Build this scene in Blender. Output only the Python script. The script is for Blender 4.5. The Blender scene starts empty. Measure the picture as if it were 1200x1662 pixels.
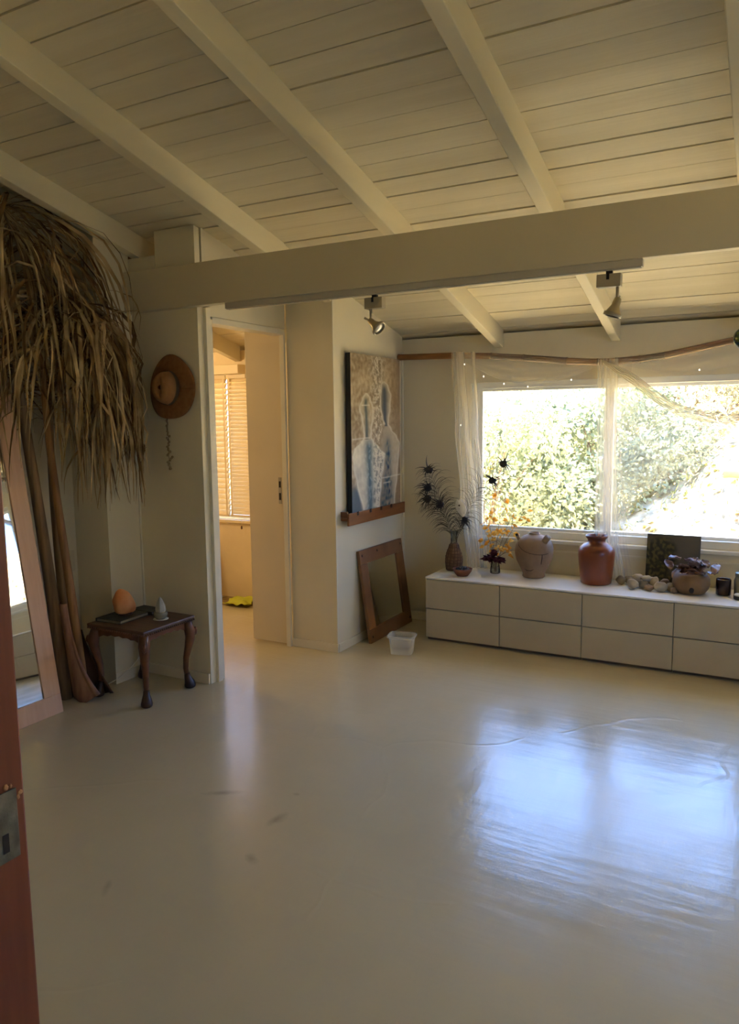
import bpy, math, random
from mathutils import Vector, Matrix, noise
R = random.Random(7)
sc = bpy.context.scene
C = sc.collection

# ------------------------------------------------------------------ camera, sky, sun, exposure
YAW, PITCH, ROLL, FPX = -0.49732, -0.120045, -0.011588, 1222.83
cy, sy, cp, sp = math.cos(YAW), math.sin(YAW), math.cos(PITCH), math.sin(PITCH)
fw = Vector((sy * cp, cy * cp, sp)); rt = Vector((cy, -sy, 0)); up = rt.cross(fw)
c_, s_ = math.cos(ROLL), math.sin(ROLL)
rt, up = rt * c_ + up * s_, up * c_ - rt * s_
cd = bpy.data.cameras.new('camera'); cam = bpy.data.objects.new('camera', cd); C.objects.link(cam)
cd.sensor_fit = 'HORIZONTAL'; cd.sensor_width = 36; cd.lens = 36 * FPX / 1200
cd.clip_start = .05; cd.clip_end = 300
cam.matrix_world = Matrix(((rt.x, up.x, -fw.x, 0), (rt.y, up.y, -fw.y, 0), (rt.z, up.z, -fw.z, 1.45), (0, 0, 0, 1)))
sc.camera = cam

SKY_COL, SKY_STRENGTH = (0.24, 0.46, 1.0), 7.2
SUN_ENERGY, SUN_COL = 72.0, (1.0, 0.86, 0.54)
w = bpy.data.worlds.new('sky'); sc.world = w; w.use_nodes = True
bg = w.node_tree.nodes['Background']
bg.inputs[0].default_value = (*SKY_COL, 1); bg.inputs[1].default_value = SKY_STRENGTH
sd = bpy.data.lights.new('sun', 'SUN'); sun = bpy.data.objects.new('sun', sd); C.objects.link(sun)
sd.energy = SUN_ENERGY; sd.color = SUN_COL; sd.angle = .01
sun.rotation_euler = Vector((0.15, -0.32, -0.98)).to_track_quat('-Z', 'Y').to_euler()
def portal(name, loc, rot, sx, sz):
    l = bpy.data.lights.new(name, 'AREA'); o = bpy.data.objects.new(name, l); C.objects.link(o)
    l.shape = 'RECTANGLE'; l.size = sx; l.size_y = sz; l.cycles.is_portal = True
    o.location = loc; o.rotation_euler = rot
H = math.pi / 2
portal('window_portal', (-.95, 4.99, 1.18), (-H, 0, 0), 1.75, 1.0)
portal('side_window_portal', (1.1, 4.99, 1.18), (-H, 0, 0), 1.8, 1.0)
portal('right_window_portal', (2.57, 1.7, 1.45), (0, H, 0), 1.1, 1.4)
vs = sc.view_settings
vs.view_transform = 'Standard'; vs.look = 'None'; vs.gamma = 1; vs.use_curve_mapping = False
vs.exposure = 0.62
sc.cycles.use_denoising = True
sc.cycles.max_bounces = 12; sc.cycles.diffuse_bounces = 7; sc.cycles.glossy_bounces = 4
sc.cycles.transparent_max_bounces = 24; sc.cycles.transmission_bounces = 6
sc.cycles.sample_clamp_indirect = 8; sc.cycles.blur_glossy = .5
sc.cycles.caustics_reflective = False; sc.cycles.caustics_refractive = False

# ------------------------------------------------------------------ materials
def nodes_of(name):
    m = bpy.data.materials.new(name); m.use_nodes = True
    nt = m.node_tree; nt.nodes.clear()
    return m, nt, nt.nodes.new, nt.links.new
def mat(name, col, col2=None, rough=.5, scale=6, stretch=(1, 1, 1), bump=0, bscale=40, metal=0, spec=.5, coat=0, trans=0, detail=4, lo=.35, hi=.65, rvar=0, bdist=.01, alpha=1):
    m, nt, N, L = nodes_of(name)
    out = N('ShaderNodeOutputMaterial'); b = N('ShaderNodeBsdfPrincipled'); L(b.outputs[0], out.inputs[0])
    b.inputs['Roughness'].default_value = rough; b.inputs['Metallic'].default_value = metal
    b.inputs['Specular IOR Level'].default_value = spec; b.inputs['Coat Weight'].default_value = coat
    b.inputs['Transmission Weight'].default_value = trans; b.inputs['Alpha'].default_value = alpha
    tc = N('ShaderNodeTexCoord'); mp = N('ShaderNodeMapping'); L(tc.outputs['Object'], mp.inputs[0])
    mp.inputs['Scale'].default_value = stretch
    n = N('ShaderNodeTexNoise'); L(mp.outputs[0], n.inputs[0]); n.inputs['Scale'].default_value = scale; n.inputs['Detail'].default_value = detail
    r = N('ShaderNodeMapRange'); L(n.outputs[0], r.inputs[0]); r.inputs[1].default_value = lo; r.inputs[2].default_value = hi
    mx = N('ShaderNodeMix'); mx.data_type = 'RGBA'; L(r.outputs[0], mx.inputs[0])
    c2 = col2 or tuple(min(1, c * 1.06) for c in col)
    mx.inputs[6].default_value = (*col, 1); mx.inputs[7].default_value = (*c2, 1)
    L(mx.outputs[2], b.inputs['Base Color'])
    if rvar:
        rr = N('ShaderNodeMapRange'); L(n.outputs[0], rr.inputs[0]); rr.inputs[1].default_value = lo; rr.inputs[2].default_value = hi
        rr.inputs[3].default_value = rough - rvar; rr.inputs[4].default_value = rough + rvar; L(rr.outputs[0], b.inputs['Roughness'])
    if bump:
        n2 = N('ShaderNodeTexNoise'); L(mp.outputs[0], n2.inputs[0]); n2.inputs['Scale'].default_value = bscale; n2.inputs['Detail'].default_value = 5
        bp = N('ShaderNodeBump'); bp.inputs['Strength'].default_value = bump; bp.inputs['Distance'].default_value = bdist
        L(n2.outputs[0], bp.inputs['Height']); L(bp.outputs[0], b.inputs['Normal'])
    return m
def leafy(name, col, col2, tl=.5, scale=3, rough=.6, lo=.35, hi=.65):      # thin leaf: diffuse + light through it
    m, nt, N, L = nodes_of(name)
    out = N('ShaderNodeOutputMaterial'); d = N('ShaderNodeBsdfDiffuse'); t = N('ShaderNodeBsdfTranslucent'); mx = N('ShaderNodeMixShader')
    tc = N('ShaderNodeTexCoord'); n = N('ShaderNodeTexNoise'); L(tc.outputs['Object'], n.inputs[0]); n.inputs['Scale'].default_value = scale
    r = N('ShaderNodeMapRange'); L(n.outputs[0], r.inputs[0]); r.inputs[1].default_value = lo; r.inputs[2].default_value = hi
    c = N('ShaderNodeMix'); c.data_type = 'RGBA'; L(r.outputs[0], c.inputs[0]); c.inputs[6].default_value = (*col, 1); c.inputs[7].default_value = (*col2, 1)
    L(c.outputs[2], d.inputs[0]); L(c.outputs[2], t.inputs[0]); mx.inputs[0].default_value = tl
    L(d.outputs[0], mx.inputs[1]); L(t.outputs[0], mx.inputs[2]); L(mx.outputs[0], out.inputs[0])
    return m
def sheer(name, col, clear, tl=.3):                                                 # net: partly clear, partly white thread
    m, nt, N, L = nodes_of(name)
    out = N('ShaderNodeOutputMaterial'); d = N('ShaderNodeBsdfDiffuse'); t = N('ShaderNodeBsdfTranslucent'); mx = N('ShaderNodeMixShader')
    tr = N('ShaderNodeBsdfTransparent'); m2 = N('ShaderNodeMixShader')
    d.inputs[0].default_value = (*col, 1); t.inputs[0].default_value = (*col, 1); mx.inputs[0].default_value = tl
    L(d.outputs[0], mx.inputs[1]); L(t.outputs[0], mx.inputs[2])
    lw = N('ShaderNodeLayerWeight'); lw.inputs[0].default_value = .5
    r = N('ShaderNodeMapRange'); L(lw.outputs['Facing'], r.inputs[0]); r.inputs[3].default_value = 1 - clear; r.inputs[4].default_value = min(1, (1 - clear) * 2.6)
    L(r.outputs[0], m2.inputs[0]); L(tr.outputs[0], m2.inputs[1]); L(mx.outputs[0], m2.inputs[2]); L(m2.outputs[0], out.inputs[0])
    return m
def pane(name, tint=(1, 1, 1), gloss=.06):                                   # thin glass
    m, nt, N, L = nodes_of(name)
    out = N('ShaderNodeOutputMaterial'); t = N('ShaderNodeBsdfTransparent'); g = N('ShaderNodeBsdfGlossy'); mx = N('ShaderNodeMixShader')
    t.inputs[0].default_value = (*tint, 1); g.inputs['Roughness'].default_value = .02
    lw = N('ShaderNodeLayerWeight'); lw.inputs[0].default_value = .25
    r = N('ShaderNodeMapRange'); L(lw.outputs['Fresnel'], r.inputs[0]); r.inputs[3].default_value = gloss * .5; r.inputs[4].default_value = min(1, gloss * 8)
    L(r.outputs[0], mx.inputs[0]); L(t.outputs[0], mx.inputs[1]); L(g.outputs[0], mx.inputs[2]); L(mx.outputs[0], out.inputs[0])
    return m
def vcol(name, rough=.6, bump=.0):                                           # flat print held in a colour attribute
    m, nt, N, L = nodes_of(name)
    out = N('ShaderNodeOutputMaterial'); b = N('ShaderNodeBsdfPrincipled'); L(b.outputs[0], out.inputs[0])
    a = N('ShaderNodeAttribute'); a.attribute_name = 'print'; L(a.outputs['Color'], b.inputs['Base Color']); b.inputs['Roughness'].default_value = rough
    if bump:
        tc = N('ShaderNodeTexCoord'); n = N('ShaderNodeTexNoise'); L(tc.outputs['Object'], n.inputs[0]); n.inputs['Scale'].default_value = 45
        bp = N('ShaderNodeBump'); bp.inputs['Strength'].default_value = bump; bp.inputs['Distance'].default_value = .01
        L(n.outputs[0], bp.inputs['Height']); L(bp.outputs[0], b.inputs['Normal'])
    return m
def glow(name, col, s):
    m, nt, N, L = nodes_of(name)
    out = N('ShaderNodeOutputMaterial'); e = N('ShaderNodeEmission'); e.inputs[0].default_value = (*col, 1); e.inputs[1].default_value = s
    L(e.outputs[0], out.inputs[0]); return m

def floor_mat():
    m, nt, N, L = nodes_of('painted_floor')
    out = N('ShaderNodeOutputMaterial'); b = N('ShaderNodeBsdfPrincipled'); L(b.outputs[0], out.inputs[0])
    tc = N('ShaderNodeTexCoord')
    def nz(scale, detail=4, stretch=None, rot=0):
        n = N('ShaderNodeTexNoise'); n.inputs['Scale'].default_value = scale; n.inputs['Detail'].default_value = detail
        if stretch:
            mp = N('ShaderNodeMapping'); mp.inputs['Scale'].default_value = stretch; mp.inputs['Rotation'].default_value = (0, 0, rot)
            L(tc.outputs['Object'], mp.inputs[0]); L(mp.outputs[0], n.inputs[0])
        else: L(tc.outputs['Object'], n.inputs[0])
        return n
    n1 = nz(1.3); n2 = nz(60, 3)
    r = N('ShaderNodeMapRange'); L(n1.outputs[0], r.inputs[0]); r.inputs[1].default_value = .3; r.inputs[2].default_value = .7
    mx = N('ShaderNodeMix'); mx.data_type = 'RGBA'; L(r.outputs[0], mx.inputs[0])
    mx.inputs[6].default_value = (.54, .485, .33, 1); mx.inputs[7].default_value = (.60, .545, .39, 1)
    last = mx.outputs[2]
    sep = N('ShaderNodeSeparateXYZ'); L(tc.outputs['Object'], sep.inputs[0])
    def math_(op, a, b_=None, c=None):
        k = N('ShaderNodeMath'); k.operation = op
        for i, v in enumerate((a, b_, c)):
            if v is None: continue
            if isinstance(v, (int, float)): k.inputs[i].default_value = v
            else: L(v, k.inputs[i])
        return k.outputs[0]
    for (px, py, rx, ry, ang, k) in ((-1.86, 2.2, .09, .022, .55, .5), (-1.56, 2.13, .028, .06, -.2, .45), (-1.49, 1.885, .04, .022, -.5, .4), (-1.80, 1.55, .014, .05, .6, .3), (-1.60, 2.32, .02, .012, 0, .3)):
        dx = math_('SUBTRACT', sep.outputs[0], px); dy = math_('SUBTRACT', sep.outputs[1], py)
        ca, sa = math.cos(ang), math.sin(ang)
        ex = math_('DIVIDE', math_('ADD', math_('MULTIPLY', dx, ca), math_('MULTIPLY', dy, sa)), rx)
        ey = math_('DIVIDE', math_('SUBTRACT', math_('MULTIPLY', dy, ca), math_('MULTIPLY', dx, sa)), ry)
        d = math_('SQRT', math_('ADD', math_('MULTIPLY', ex, ex), math_('MULTIPLY', ey, ey)))
        n3 = nz(28, 4)
        f = N('ShaderNodeMapRange'); L(math_('ADD', d, math_('MULTIPLY', n3.outputs[0], .9)), f.inputs[0])
        f.inputs[1].default_value = 1.5; f.inputs[2].default_value = .5; f.inputs[3].default_value = 0; f.inputs[4].default_value = k
        m2 = N('ShaderNodeMix'); m2.data_type = 'RGBA'; L(f.outputs[0], m2.inputs[0]); L(last, m2.inputs[6]); m2.inputs[7].default_value = (.2, .175, .14, 1); last = m2.outputs[2]
    L(last, b.inputs['Base Color'])
    rr = N('ShaderNodeMapRange'); L(nz(3.5, 6).outputs[0], rr.inputs[0]); rr.inputs[1].default_value = .3; rr.inputs[2].default_value = .7
    rr.inputs[3].default_value = .17; rr.inputs[4].default_value = .26; L(rr.outputs[0], b.inputs['Roughness'])
    b.inputs['Specular IOR Level'].default_value = .82
    tro = nz(2.2, 5, (1, 6, 1), .5); tro2 = nz(3.0, 5, (5, 1, 1), .3)
    v = N('ShaderNodeTexVoronoi'); v.feature = 'DISTANCE_TO_EDGE'; v.inputs['Scale'].default_value = 1.15
    wz = nz(1.5, 2); wm = N('ShaderNodeMix'); wm.data_type = 'RGBA'; wm.inputs[0].default_value = .35; L(tc.outputs['Object'], wm.inputs[6]); L(wz.outputs['Color'], wm.inputs[7]); L(wm.outputs[2], v.inputs[0])
    vr = N('ShaderNodeMapRange'); L(v.outputs['Distance'], vr.inputs[0]); vr.inputs[1].default_value = 0; vr.inputs[2].default_value = .012; vr.inputs[3].default_value = .25; vr.inputs[4].default_value = 0
    vm = math_('MULTIPLY', vr.outputs[0], math_('GREATER_THAN', nz(1.1, 1).outputs[0], .52))
    h = math_('ADD', math_('ADD', math_('MULTIPLY', tro.outputs[0], .6), math_('MULTIPLY', tro2.outputs[0], .5)), math_('ADD', math_('MULTIPLY', n2.outputs[0], .03), vm))
    bp = N('ShaderNodeBump'); bp.inputs['Strength'].default_value = .25; bp.inputs['Distance'].default_value = .012
    L(h, bp.inputs['Height']); L(bp.outputs[0], b.inputs['Normal'])
    return m

WALL = (.72, .665, .51)
M = dict(
    wall=mat('wall_paint', WALL, rough=.62, scale=2, bump=.05, bscale=30),
    plank=mat('plank_paint', (.66, .595, .435), (.72, .655, .495), rough=.6, scale=3, stretch=(.3, 4, 4), bump=.12, bscale=18),
    backing=mat('dark_gap', (.11, .06, .03), (.40, .32, .22), rough=.9, scale=2.6, stretch=(1.6, 7, 7), lo=.48, hi=.56),
    rafter=mat('rafter_paint', (.72, .655, .48), rough=.55, scale=3, stretch=(3, .4, 3), bump=.06, bscale=14),
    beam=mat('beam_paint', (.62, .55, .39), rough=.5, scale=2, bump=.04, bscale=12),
    trim=mat('trim_paint', (.74, .70, .58), rough=.45),
    door=mat('door_paint', (.66, .58, .43), rough=.5, scale=2, bump=.05, bscale=8),
    floor=floor_mat(),
    upvc=mat('white_plastic_frame', (.80, .80, .76), rough=.35),
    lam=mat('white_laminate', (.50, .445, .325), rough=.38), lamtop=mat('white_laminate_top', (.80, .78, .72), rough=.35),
    plinth=mat('plinth_and_gap_shade', (.16, .12, .075), rough=.8), dark=mat('near_black', (.03, .025, .02), rough=.9),  # plinth brown also paints drawer-seam shade; near-black is for holes and fittings
    glass=pane('window_glass'), mirror=mat('mirror_silver', (.86, .88, .86), (.84, .87, .85), rough=.02, metal=1),
    redwood=mat('red_brown_wood', (.19, .044, .010), (.25, .065, .017), rough=.38, scale=5, stretch=(8, 8, .7)),
    rawwood=mat('splintered_wood', (.60, .26, .10), (.70, .36, .16), rough=.8, scale=30),
    rust=mat('tarnished_steel', (.10, .085, .05), (.24, .22, .15), rough=.5, scale=25, metal=.5, bump=.3, bscale=40),
    pinkwood=mat('pale_pink_wood', (.66, .40, .26), (.74, .49, .34), rough=.55, scale=4, stretch=(6, 6, .6)),
    pine=mat('brown_pine', (.16, .075, .027), (.24, .12, .048), rough=.5, scale=5, stretch=(1, 1, 1)),
    knot=mat('dark_knot', (.03, .013, .006), rough=.6),
    ledge=mat('ledge_wood', (.17, .055, .013), (.25, .09, .025), rough=.3, scale=5, stretch=(6, .6, 6)),
    mahog=mat('mahogany', (.10, .036, .014), (.17, .065, .025), rough=.33, scale=5, stretch=(3, .6, 3)),
    mahogdk=mat('dark_mahogany', (.030, .014, .010), (.05, .022, .014), rough=.35),
    tabletop=mat('mahogany_top', (.075, .036, .020), (.12, .06, .034), rough=.42, scale=7, stretch=(1, 5, 1)),
    salt=mat('pink_salt', (.56, .20, .065), (.70, .36, .17), rough=.5, scale=9, bump=.5, bscale=12),
    crystal=mat('white_crystal', (.36, .34, .27), (.56, .54, .46), rough=.35, scale=14, bump=.3, bscale=22),
    bowlgl=mat('cloudy_glass', (.20, .19, .14), (.30, .29, .22), rough=.15),
    plate=mat('pale_saucer', (.62, .58, .48), rough=.4),
    slate=mat('dark_green_cover', (.030, .034, .026), (.060, .066, .052), rough=.6, scale=20),
    page=mat('page_edges', (.26, .24, .18), rough=.8), cord=mat('white_cord', (.7, .68, .6), rough=.5),
    palm=leafy('dried_palm', (.34, .24, .12), (.60, .46, .26), .15, 9), palmdk=leafy('dark_dried_palm', (.13, .075, .032), (.28, .18, .085), .1, 9),
    stalk=mat('palm_stalk', (.16, .095, .045), (.26, .17, .085), rough=.6, scale=6, stretch=(8, 8, .8), bump=.3, bscale=10),
    stalk2=mat('orange_palm_stalk', (.22, .105, .032), (.36, .19, .07), rough=.5, scale=6, stretch=(8, 8, .8), bump=.3, bscale=10),
    sheath=mat('palm_sheath', (.20, .095, .055), (.33, .175, .11), rough=.55, scale=8, stretch=(5, 5, .8), bump=.2, bscale=10),
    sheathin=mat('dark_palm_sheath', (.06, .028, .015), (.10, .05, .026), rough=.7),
    felt=mat('brown_felt', (.24, .105, .032), (.30, .14, .048), rough=.9, scale=30), felt2=mat('tan_felt', (.32, .155, .055), (.40, .20, .08), rough=.9, scale=25),
    band=mat('hat_band', (.10, .07, .035), (.14, .10, .05), rough=.8), bead=mat('shell_bead', (.26, .19, .10), (.42, .34, .2), rough=.5, scale=60),
    canvas=vcol('painted_canvas', .6, .35), edge=mat('canvas_edge', (.02, .018, .016), rough=.8),
    tub=sheer('clear_plastic', (.92, .92, .88), .80),
    metal=mat('beige_metal', (.40, .35, .25), rough=.35, metal=.35), brass=mat('brushed_brass', (.52, .44, .27), rough=.3, metal=.8), lens=mat('lamp_glass', (.75, .72, .62), rough=.12),
    track=mat('track_paint', (.50, .46, .38), rough=.4),
    bamboo=mat('bamboo', (.17, .075, .02), (.26, .13, .042), rough=.4, scale=4, stretch=(1, 8, 8)), bambood=mat('dark_bamboo', (.07, .036, .015), (.15, .08, .032), rough=.5, scale=4, stretch=(1, 8, 8)),
    net=sheer('sheer_net', (.92, .88, .78), .90), netd=sheer('gathered_net', (.88, .84, .72), .74), netg=sheer('folded_net', (.80, .75, .62), .62, .12),
    veil=sheer('fine_net', (.92, .88, .78), .80),
    wicker=mat('wicker', (.16, .085, .04), (.27, .16, .085), rough=.7, scale=50), vglass=pane('vase_glass', (.80, .78, .68), .12),
    clearglass=pane('clear_glass', (.86, .86, .80), .12),
    feather=mat('feather_barb', (.06, .05, .03), (.11, .09, .055), rough=.6), feye=mat('feather_eye', (.012, .011, .018), (.03, .022, .02), rough=.4),
    shaft=mat('feather_shaft', (.45, .40, .28), rough=.5), bone=mat('pale_bone', (.84, .81, .72), (.90, .88, .8), rough=.6, scale=30),
    terra=mat('terracotta', (.17, .038, .012), (.23, .058, .02), rough=.33, scale=4, coat=.2), terram=mat('matt_terracotta', (.16, .05, .024), (.21, .07, .035), rough=.6),
    clay=mat('beige_clay', (.22, .145, .085), (.31, .215, .135), rough=.75, scale=7, bump=.2, bscale=25), crack=mat('dark_crack', (.05, .03, .02), rough=.9),
    berry=mat('dark_berry', (.018, .016, .02), (.045, .04, .045), rough=.22),
    orange=leafy('autumn_leaf', (.72, .30, .03), (.78, .46, .10), .55, 20), purple=leafy('dark_purple_petal', (.05, .014, .022), (.14, .05, .06), .25, 30), twig=mat('brown_twig', (.12, .06, .03), rough=.7),
    pot=mat('gourd_pot', (.13, .075, .03), (.21, .13, .06), rough=.65, scale=6, bump=.2), dryleaf=mat('dried_leaf', (.13, .065, .048), (.25, .15, .12), rough=.32, scale=12),
    canvas2=vcol('dark_picture', .45), stone=mat('pale_stone', (.34, .28, .185), (.48, .41, .29), rough=.7, scale=14, bump=.1), stone2=mat('grey_stone', (.19, .155, .10), (.29, .24, .165), rough=.7, scale=14, bump=.1), stone3=mat('brown_stone', (.20, .12, .06), (.30, .2, .11), rough=.7, scale=14, bump=.2),
    candle=mat('amber_glass', (.030, .010, .006), (.045, .018, .01), rough=.12), wax=mat('white_wax', (.7, .67, .58), rough=.5), tin=mat('jar_lid', (.42, .38, .3), rough=.3, metal=.7),
    ball=mat('mosaic_ball', (.01, .035, .05), (.09, .13, .02), rough=.2, scale=30, detail=1, lo=.45, hi=.55),
    warmwall=mat('cream_room_paint', (.78, .66, .46), rough=.6), slat=mat('cream_slat', (.80, .68, .47), rough=.4), ctop=mat('counter_cream', (.66, .56, .38), rough=.5),
    lime=mat('lime_fabric', (.42, .48, .03), (.55, .58, .06), rough=.8), mat_=mat('brown_mat', (.17, .12, .05), (.30, .22, .10), rough=.9, scale=20), black=mat('dark_object', (.04, .03, .025), rough=.5),
    ground=mat('dry_ground', (.20, .16, .09), (.52, .46, .34), rough=.9, scale=5, bump=.3, bscale=9, detail=6, lo=.38, hi=.56), grass=leafy('straw', (.50, .42, .17), (.42, .44, .13), .4, 2),
    litter=leafy('leaf_litter', (.16, .10, .04), (.30, .30, .09), .3, 1.2),
    leafa=leafy('light_green_leaf', (.27, .31, .18), (.54, .55, .38), .45, 2.6), leafb=leafy('mid_green_leaf', (.18, .22, .15), (.44, .48, .35), .4, 2.6),
    leafc=leafy('olive_leaf', (.24, .22, .13), (.50, .45, .31), .45, 2.6), leafy_=leafy('yellow_leaf', (.42, .36, .11), (.58, .50, .25), .5, 2.6), bark=mat('bark', (.20, .14, .09), (.3, .22, .15), rough=.9, scale=10),
    drytwig=mat('bleached_twig', (.58, .48, .36), rough=.8), log=mat('fallen_log', (.40, .20, .09), (.5, .3, .16), rough=.9, scale=8),
    socket=mat('socket_cream', (.62, .56, .42), rough=.4), fairy=glow('fairy_light', (1, .93, .75), 1.4), bulb=glow('added_lamp_bulb', (1, .72, .38), 6.0),
    steelk=mat('lock_steel', (.42, .40, .36), rough=.4, metal=.6),
)

# ------------------------------------------------------------------ mesh helpers
class MB:
    def __init__(s): s.v = []; s.f = []
    def add(s, v, f):
        k = len(s.v); s.v += [tuple(p) for p in v]; s.f += [tuple(i + k for i in q) for q in f]; return s
    def box(s, x0, x1, y0, y1, z0, z1, mx=None):
        v = [Vector((x, y, z)) for x in (x0, x1) for y in (y0, y1) for z in (z0, z1)]
        if mx is not None: v = [mx @ p for p in v]
        return s.add(v, [(0, 1, 3, 2), (4, 6, 7, 5), (0, 4, 5, 1), (2, 3, 7, 6), (0, 2, 6, 4), (1, 5, 7, 3)])
    def lathe(s, prof, n=24, c=(0, 0, 0), sx=1, sy=1, cap=True, mx=None):
        v = []; f = []
        for r, z in prof:
            for i in range(n):
                a = 2 * math.pi * i / n; v.append(Vector((c[0] + r * sx * math.cos(a), c[1] + r * sy * math.sin(a), c[2] + z)))
        for j in range(len(prof) - 1):
            for i in range(n): f.append((j * n + i, j * n + (i + 1) % n, (j + 1) * n + (i + 1) % n, (j + 1) * n + i))
        if cap:
            f.append(tuple(range(n))[::-1]); f.append(tuple((len(prof) - 1) * n + i for i in range(n)))
        if mx is not None: v = [mx @ p for p in v]
        return s.add(v, f)
    def tube(s, pts, rad, n=8, cap=True, flat=1):
        pts = [Vector(p) for p in pts]; m = len(pts)
        if not hasattr(rad, '__len__'): rad = [rad] * m
        t0 = (pts[1] - pts[0]).normalized(); u = t0.orthogonal().normalized(); v = []; f = []
        for j in range(m):
            t = (pts[min(j + 1, m - 1)] - pts[max(j - 1, 0)]).normalized()
            u = (u - t * u.dot(t)).normalized(); b = t.cross(u)
            for i in range(n):
                a = 2 * math.pi * i / n; v.append(pts[j] + (u * math.cos(a) + b * math.sin(a) * flat) * rad[j])
        for j in range(m - 1):
            for i in range(n): f.append((j * n + i, j * n + (i + 1) % n, (j + 1) * n + (i + 1) % n, (j + 1) * n + i))
        if cap: f.append(tuple(range(n))[::-1]); f.append(tuple((m - 1) * n + i for i in range(n)))
        return s.add(v, f)
    def strip(s, pts, wid, side, fold=0):           # folded ribbon: 3 verts per station
        pts = [Vector(p) for p in pts]; m = len(pts); v = []; f = []
        for j in range(m):
            t = (pts[min(j + 1, m - 1)] - pts[max(j - 1, 0)]).normalized()
            b = (side - t * side.dot(t)).normalized(); nn = t.cross(b)
            v += [pts[j] - b * wid[j] + nn * fold * wid[j], pts[j], pts[j] + b * wid[j] + nn * fold * wid[j]]
        for j in range(m - 1):
            for i in (0, 1): f.append((j * 3 + i, j * 3 + i + 1, j * 3 + i + 4, j * 3 + i + 3))
        return s.add(v, f)
    def grid(s, nu, nv, fn):
        v = [fn(i / (nu - 1), j / (nv - 1)) for j in range(nv) for i in range(nu)]
        return s.add(v, [(j * nu + i, j * nu + i + 1, (j + 1) * nu + i + 1, (j + 1) * nu + i) for j in range(nv - 1) for i in range(nu - 1)])
    def blob(s, c, rx, ry, rz, amp=.15, fr=1.5, seed=0, nu=14, nv=9, rot=0):
        v = []; f = []; c = Vector(c); ca, sa = math.cos(rot), math.sin(rot)
        for j in range(nv + 1):
            ph = math.pi * j / nv
            for i in range(nu):
                a = 2 * math.pi * i / nu; d = Vector((math.sin(ph) * math.cos(a), math.sin(ph) * math.sin(a), math.cos(ph)))
                k = 1 + amp * noise.noise(d * fr + Vector((seed * 7.3, seed * 3.1, seed)))
                x, y = d.x * rx * k, d.y * ry * k
                v.append(c + Vector((x * ca - y * sa, x * sa + y * ca, d.z * rz * k)))
        for j in range(nv):
            for i in range(nu): f.append((j * nu + i, (j + 1) * nu + i, (j + 1) * nu + (i + 1) % nu, j * nu + (i + 1) % nu))
        return s.add(v, f)
    def leaf(s, p, d, side, L_, W_, droop=.2, cup=.15):     # small pointed leaf of 6 verts
        p = Vector(p); d = d.normalized(); b = (side - d * side.dot(d)).normalized(); n = d.cross(b)
        q = [p, p + d * L_ * .45 - b * W_ + n * cup * W_, p + d * L_ * .45 - n * cup * W_, p + d * L_ * .45 + b * W_ + n * cup * W_, p + d * L_ - Vector((0, 0, droop * L_))]
        return s.add(q, [(0, 2, 1), (0, 3, 2), (1, 2, 4), (2, 3, 4)])

def obj(name, mb, m, parent=None, smooth=False, bev=0, solid=0, kind=None, data=None):
    if data is None:
        data = bpy.data.meshes.new(name); data.from_pydata(mb.v, [], mb.f); data.materials.append(M[m] if isinstance(m, str) else m)
        if smooth: data.polygons.foreach_set('use_smooth', [True] * len(data.polygons))
        data.update()
    o = bpy.data.objects.new(name, data); C.objects.link(o)
    if parent is not None: o.parent = parent
    if solid: k = o.modifiers.new('t', 'SOLIDIFY'); k.thickness = solid; k.offset = 0
    if bev: k = o.modifiers.new('b', 'BEVEL'); k.width = bev; k.segments = 2; k.limit_method = 'ANGLE'
    if kind: o['kind'] = kind
    return o
def tag(o, label, cat, group=None):
    o['label'] = label; o['category'] = cat
    if group: o['group'] = group
    return o
def thing(name, label, cat, loc=(0, 0, 0), rz=0, group=None):
    o = bpy.data.objects.new(name, None); C.objects.link(o); o.location = loc; o.rotation_euler.z = rz; o.empty_display_size = .05
    return tag(o, label, cat, group)
def struct(name, mb, m, label=None, cat=None, **k):
    o = obj(name, mb, m, **k); o['kind'] = 'structure'
    if label: o['label'] = label
    if cat: o['category'] = cat
    return o
def copy_tree(o, parent=None):
    c = o.copy(); C.objects.link(c); c.parent = parent
    for ch in o.children: copy_tree(ch, c)
    return c
def kids(o): return [c for c in o.children]

# ------------------------------------------------------------------ room shell
YB = 4.92; TN = .2491
def zr(y, z0): return z0 + TN * (4.89 - y)          # roof planes
ZP, ZRB = 2.05, 1.93                                # plank underside, rafter underside at the window wall
struct('floor', MB().box(-5.3, 2.6, -1.7, 5.05, -.12, 0), 'floor', 'pale painted concrete floor with a soft sheen and scuffs', 'floor')

def wall(name, boxes, m='wall', label=None):
    mb = MB()
    for b in boxes: mb.box(*b)
    return struct(name, mb, m, label, 'wall')
WX0, WX1, WZ0, WZ1 = -1.87, -.05, .655, 1.70
VX0, VX1 = .20, 2.05
def sloped(name, x0, x1, y0, y1, z0, m='wall', label=None):  # wall whose top follows the roof
    mb = MB(); v = []
    for x in (x0, x1):
        for y in (y0, y1): v += [(x, y, z0), (x, y, zr(y, ZP) + .01)]
    mb.add(v, [(0, 1, 3, 2), (4, 6, 7, 5), (0, 4, 5, 1), (2, 3, 7, 6), (0, 2, 6, 4), (1, 5, 7, 3)])
    return struct(name, mb, m, label, 'wall')
wall('wall_back', [(-2.55, WX0, YB, YB + .12, 0, 2.02), (WX0, VX1, YB, YB + .12, 0, WZ0), (WX0, VX1, YB, YB + .12, WZ1, 2.02),
                   (WX1, VX0, YB, YB + .12, WZ0, WZ1), (VX1, 2.6, YB, YB + .12, 0, 2.02)], label='pale window wall behind the low white cabinets')
sloped('wall_left', -3.64, -3.47, .5, 2.91, 0, label='pale wall behind the dried palm and tall mirror')
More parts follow.
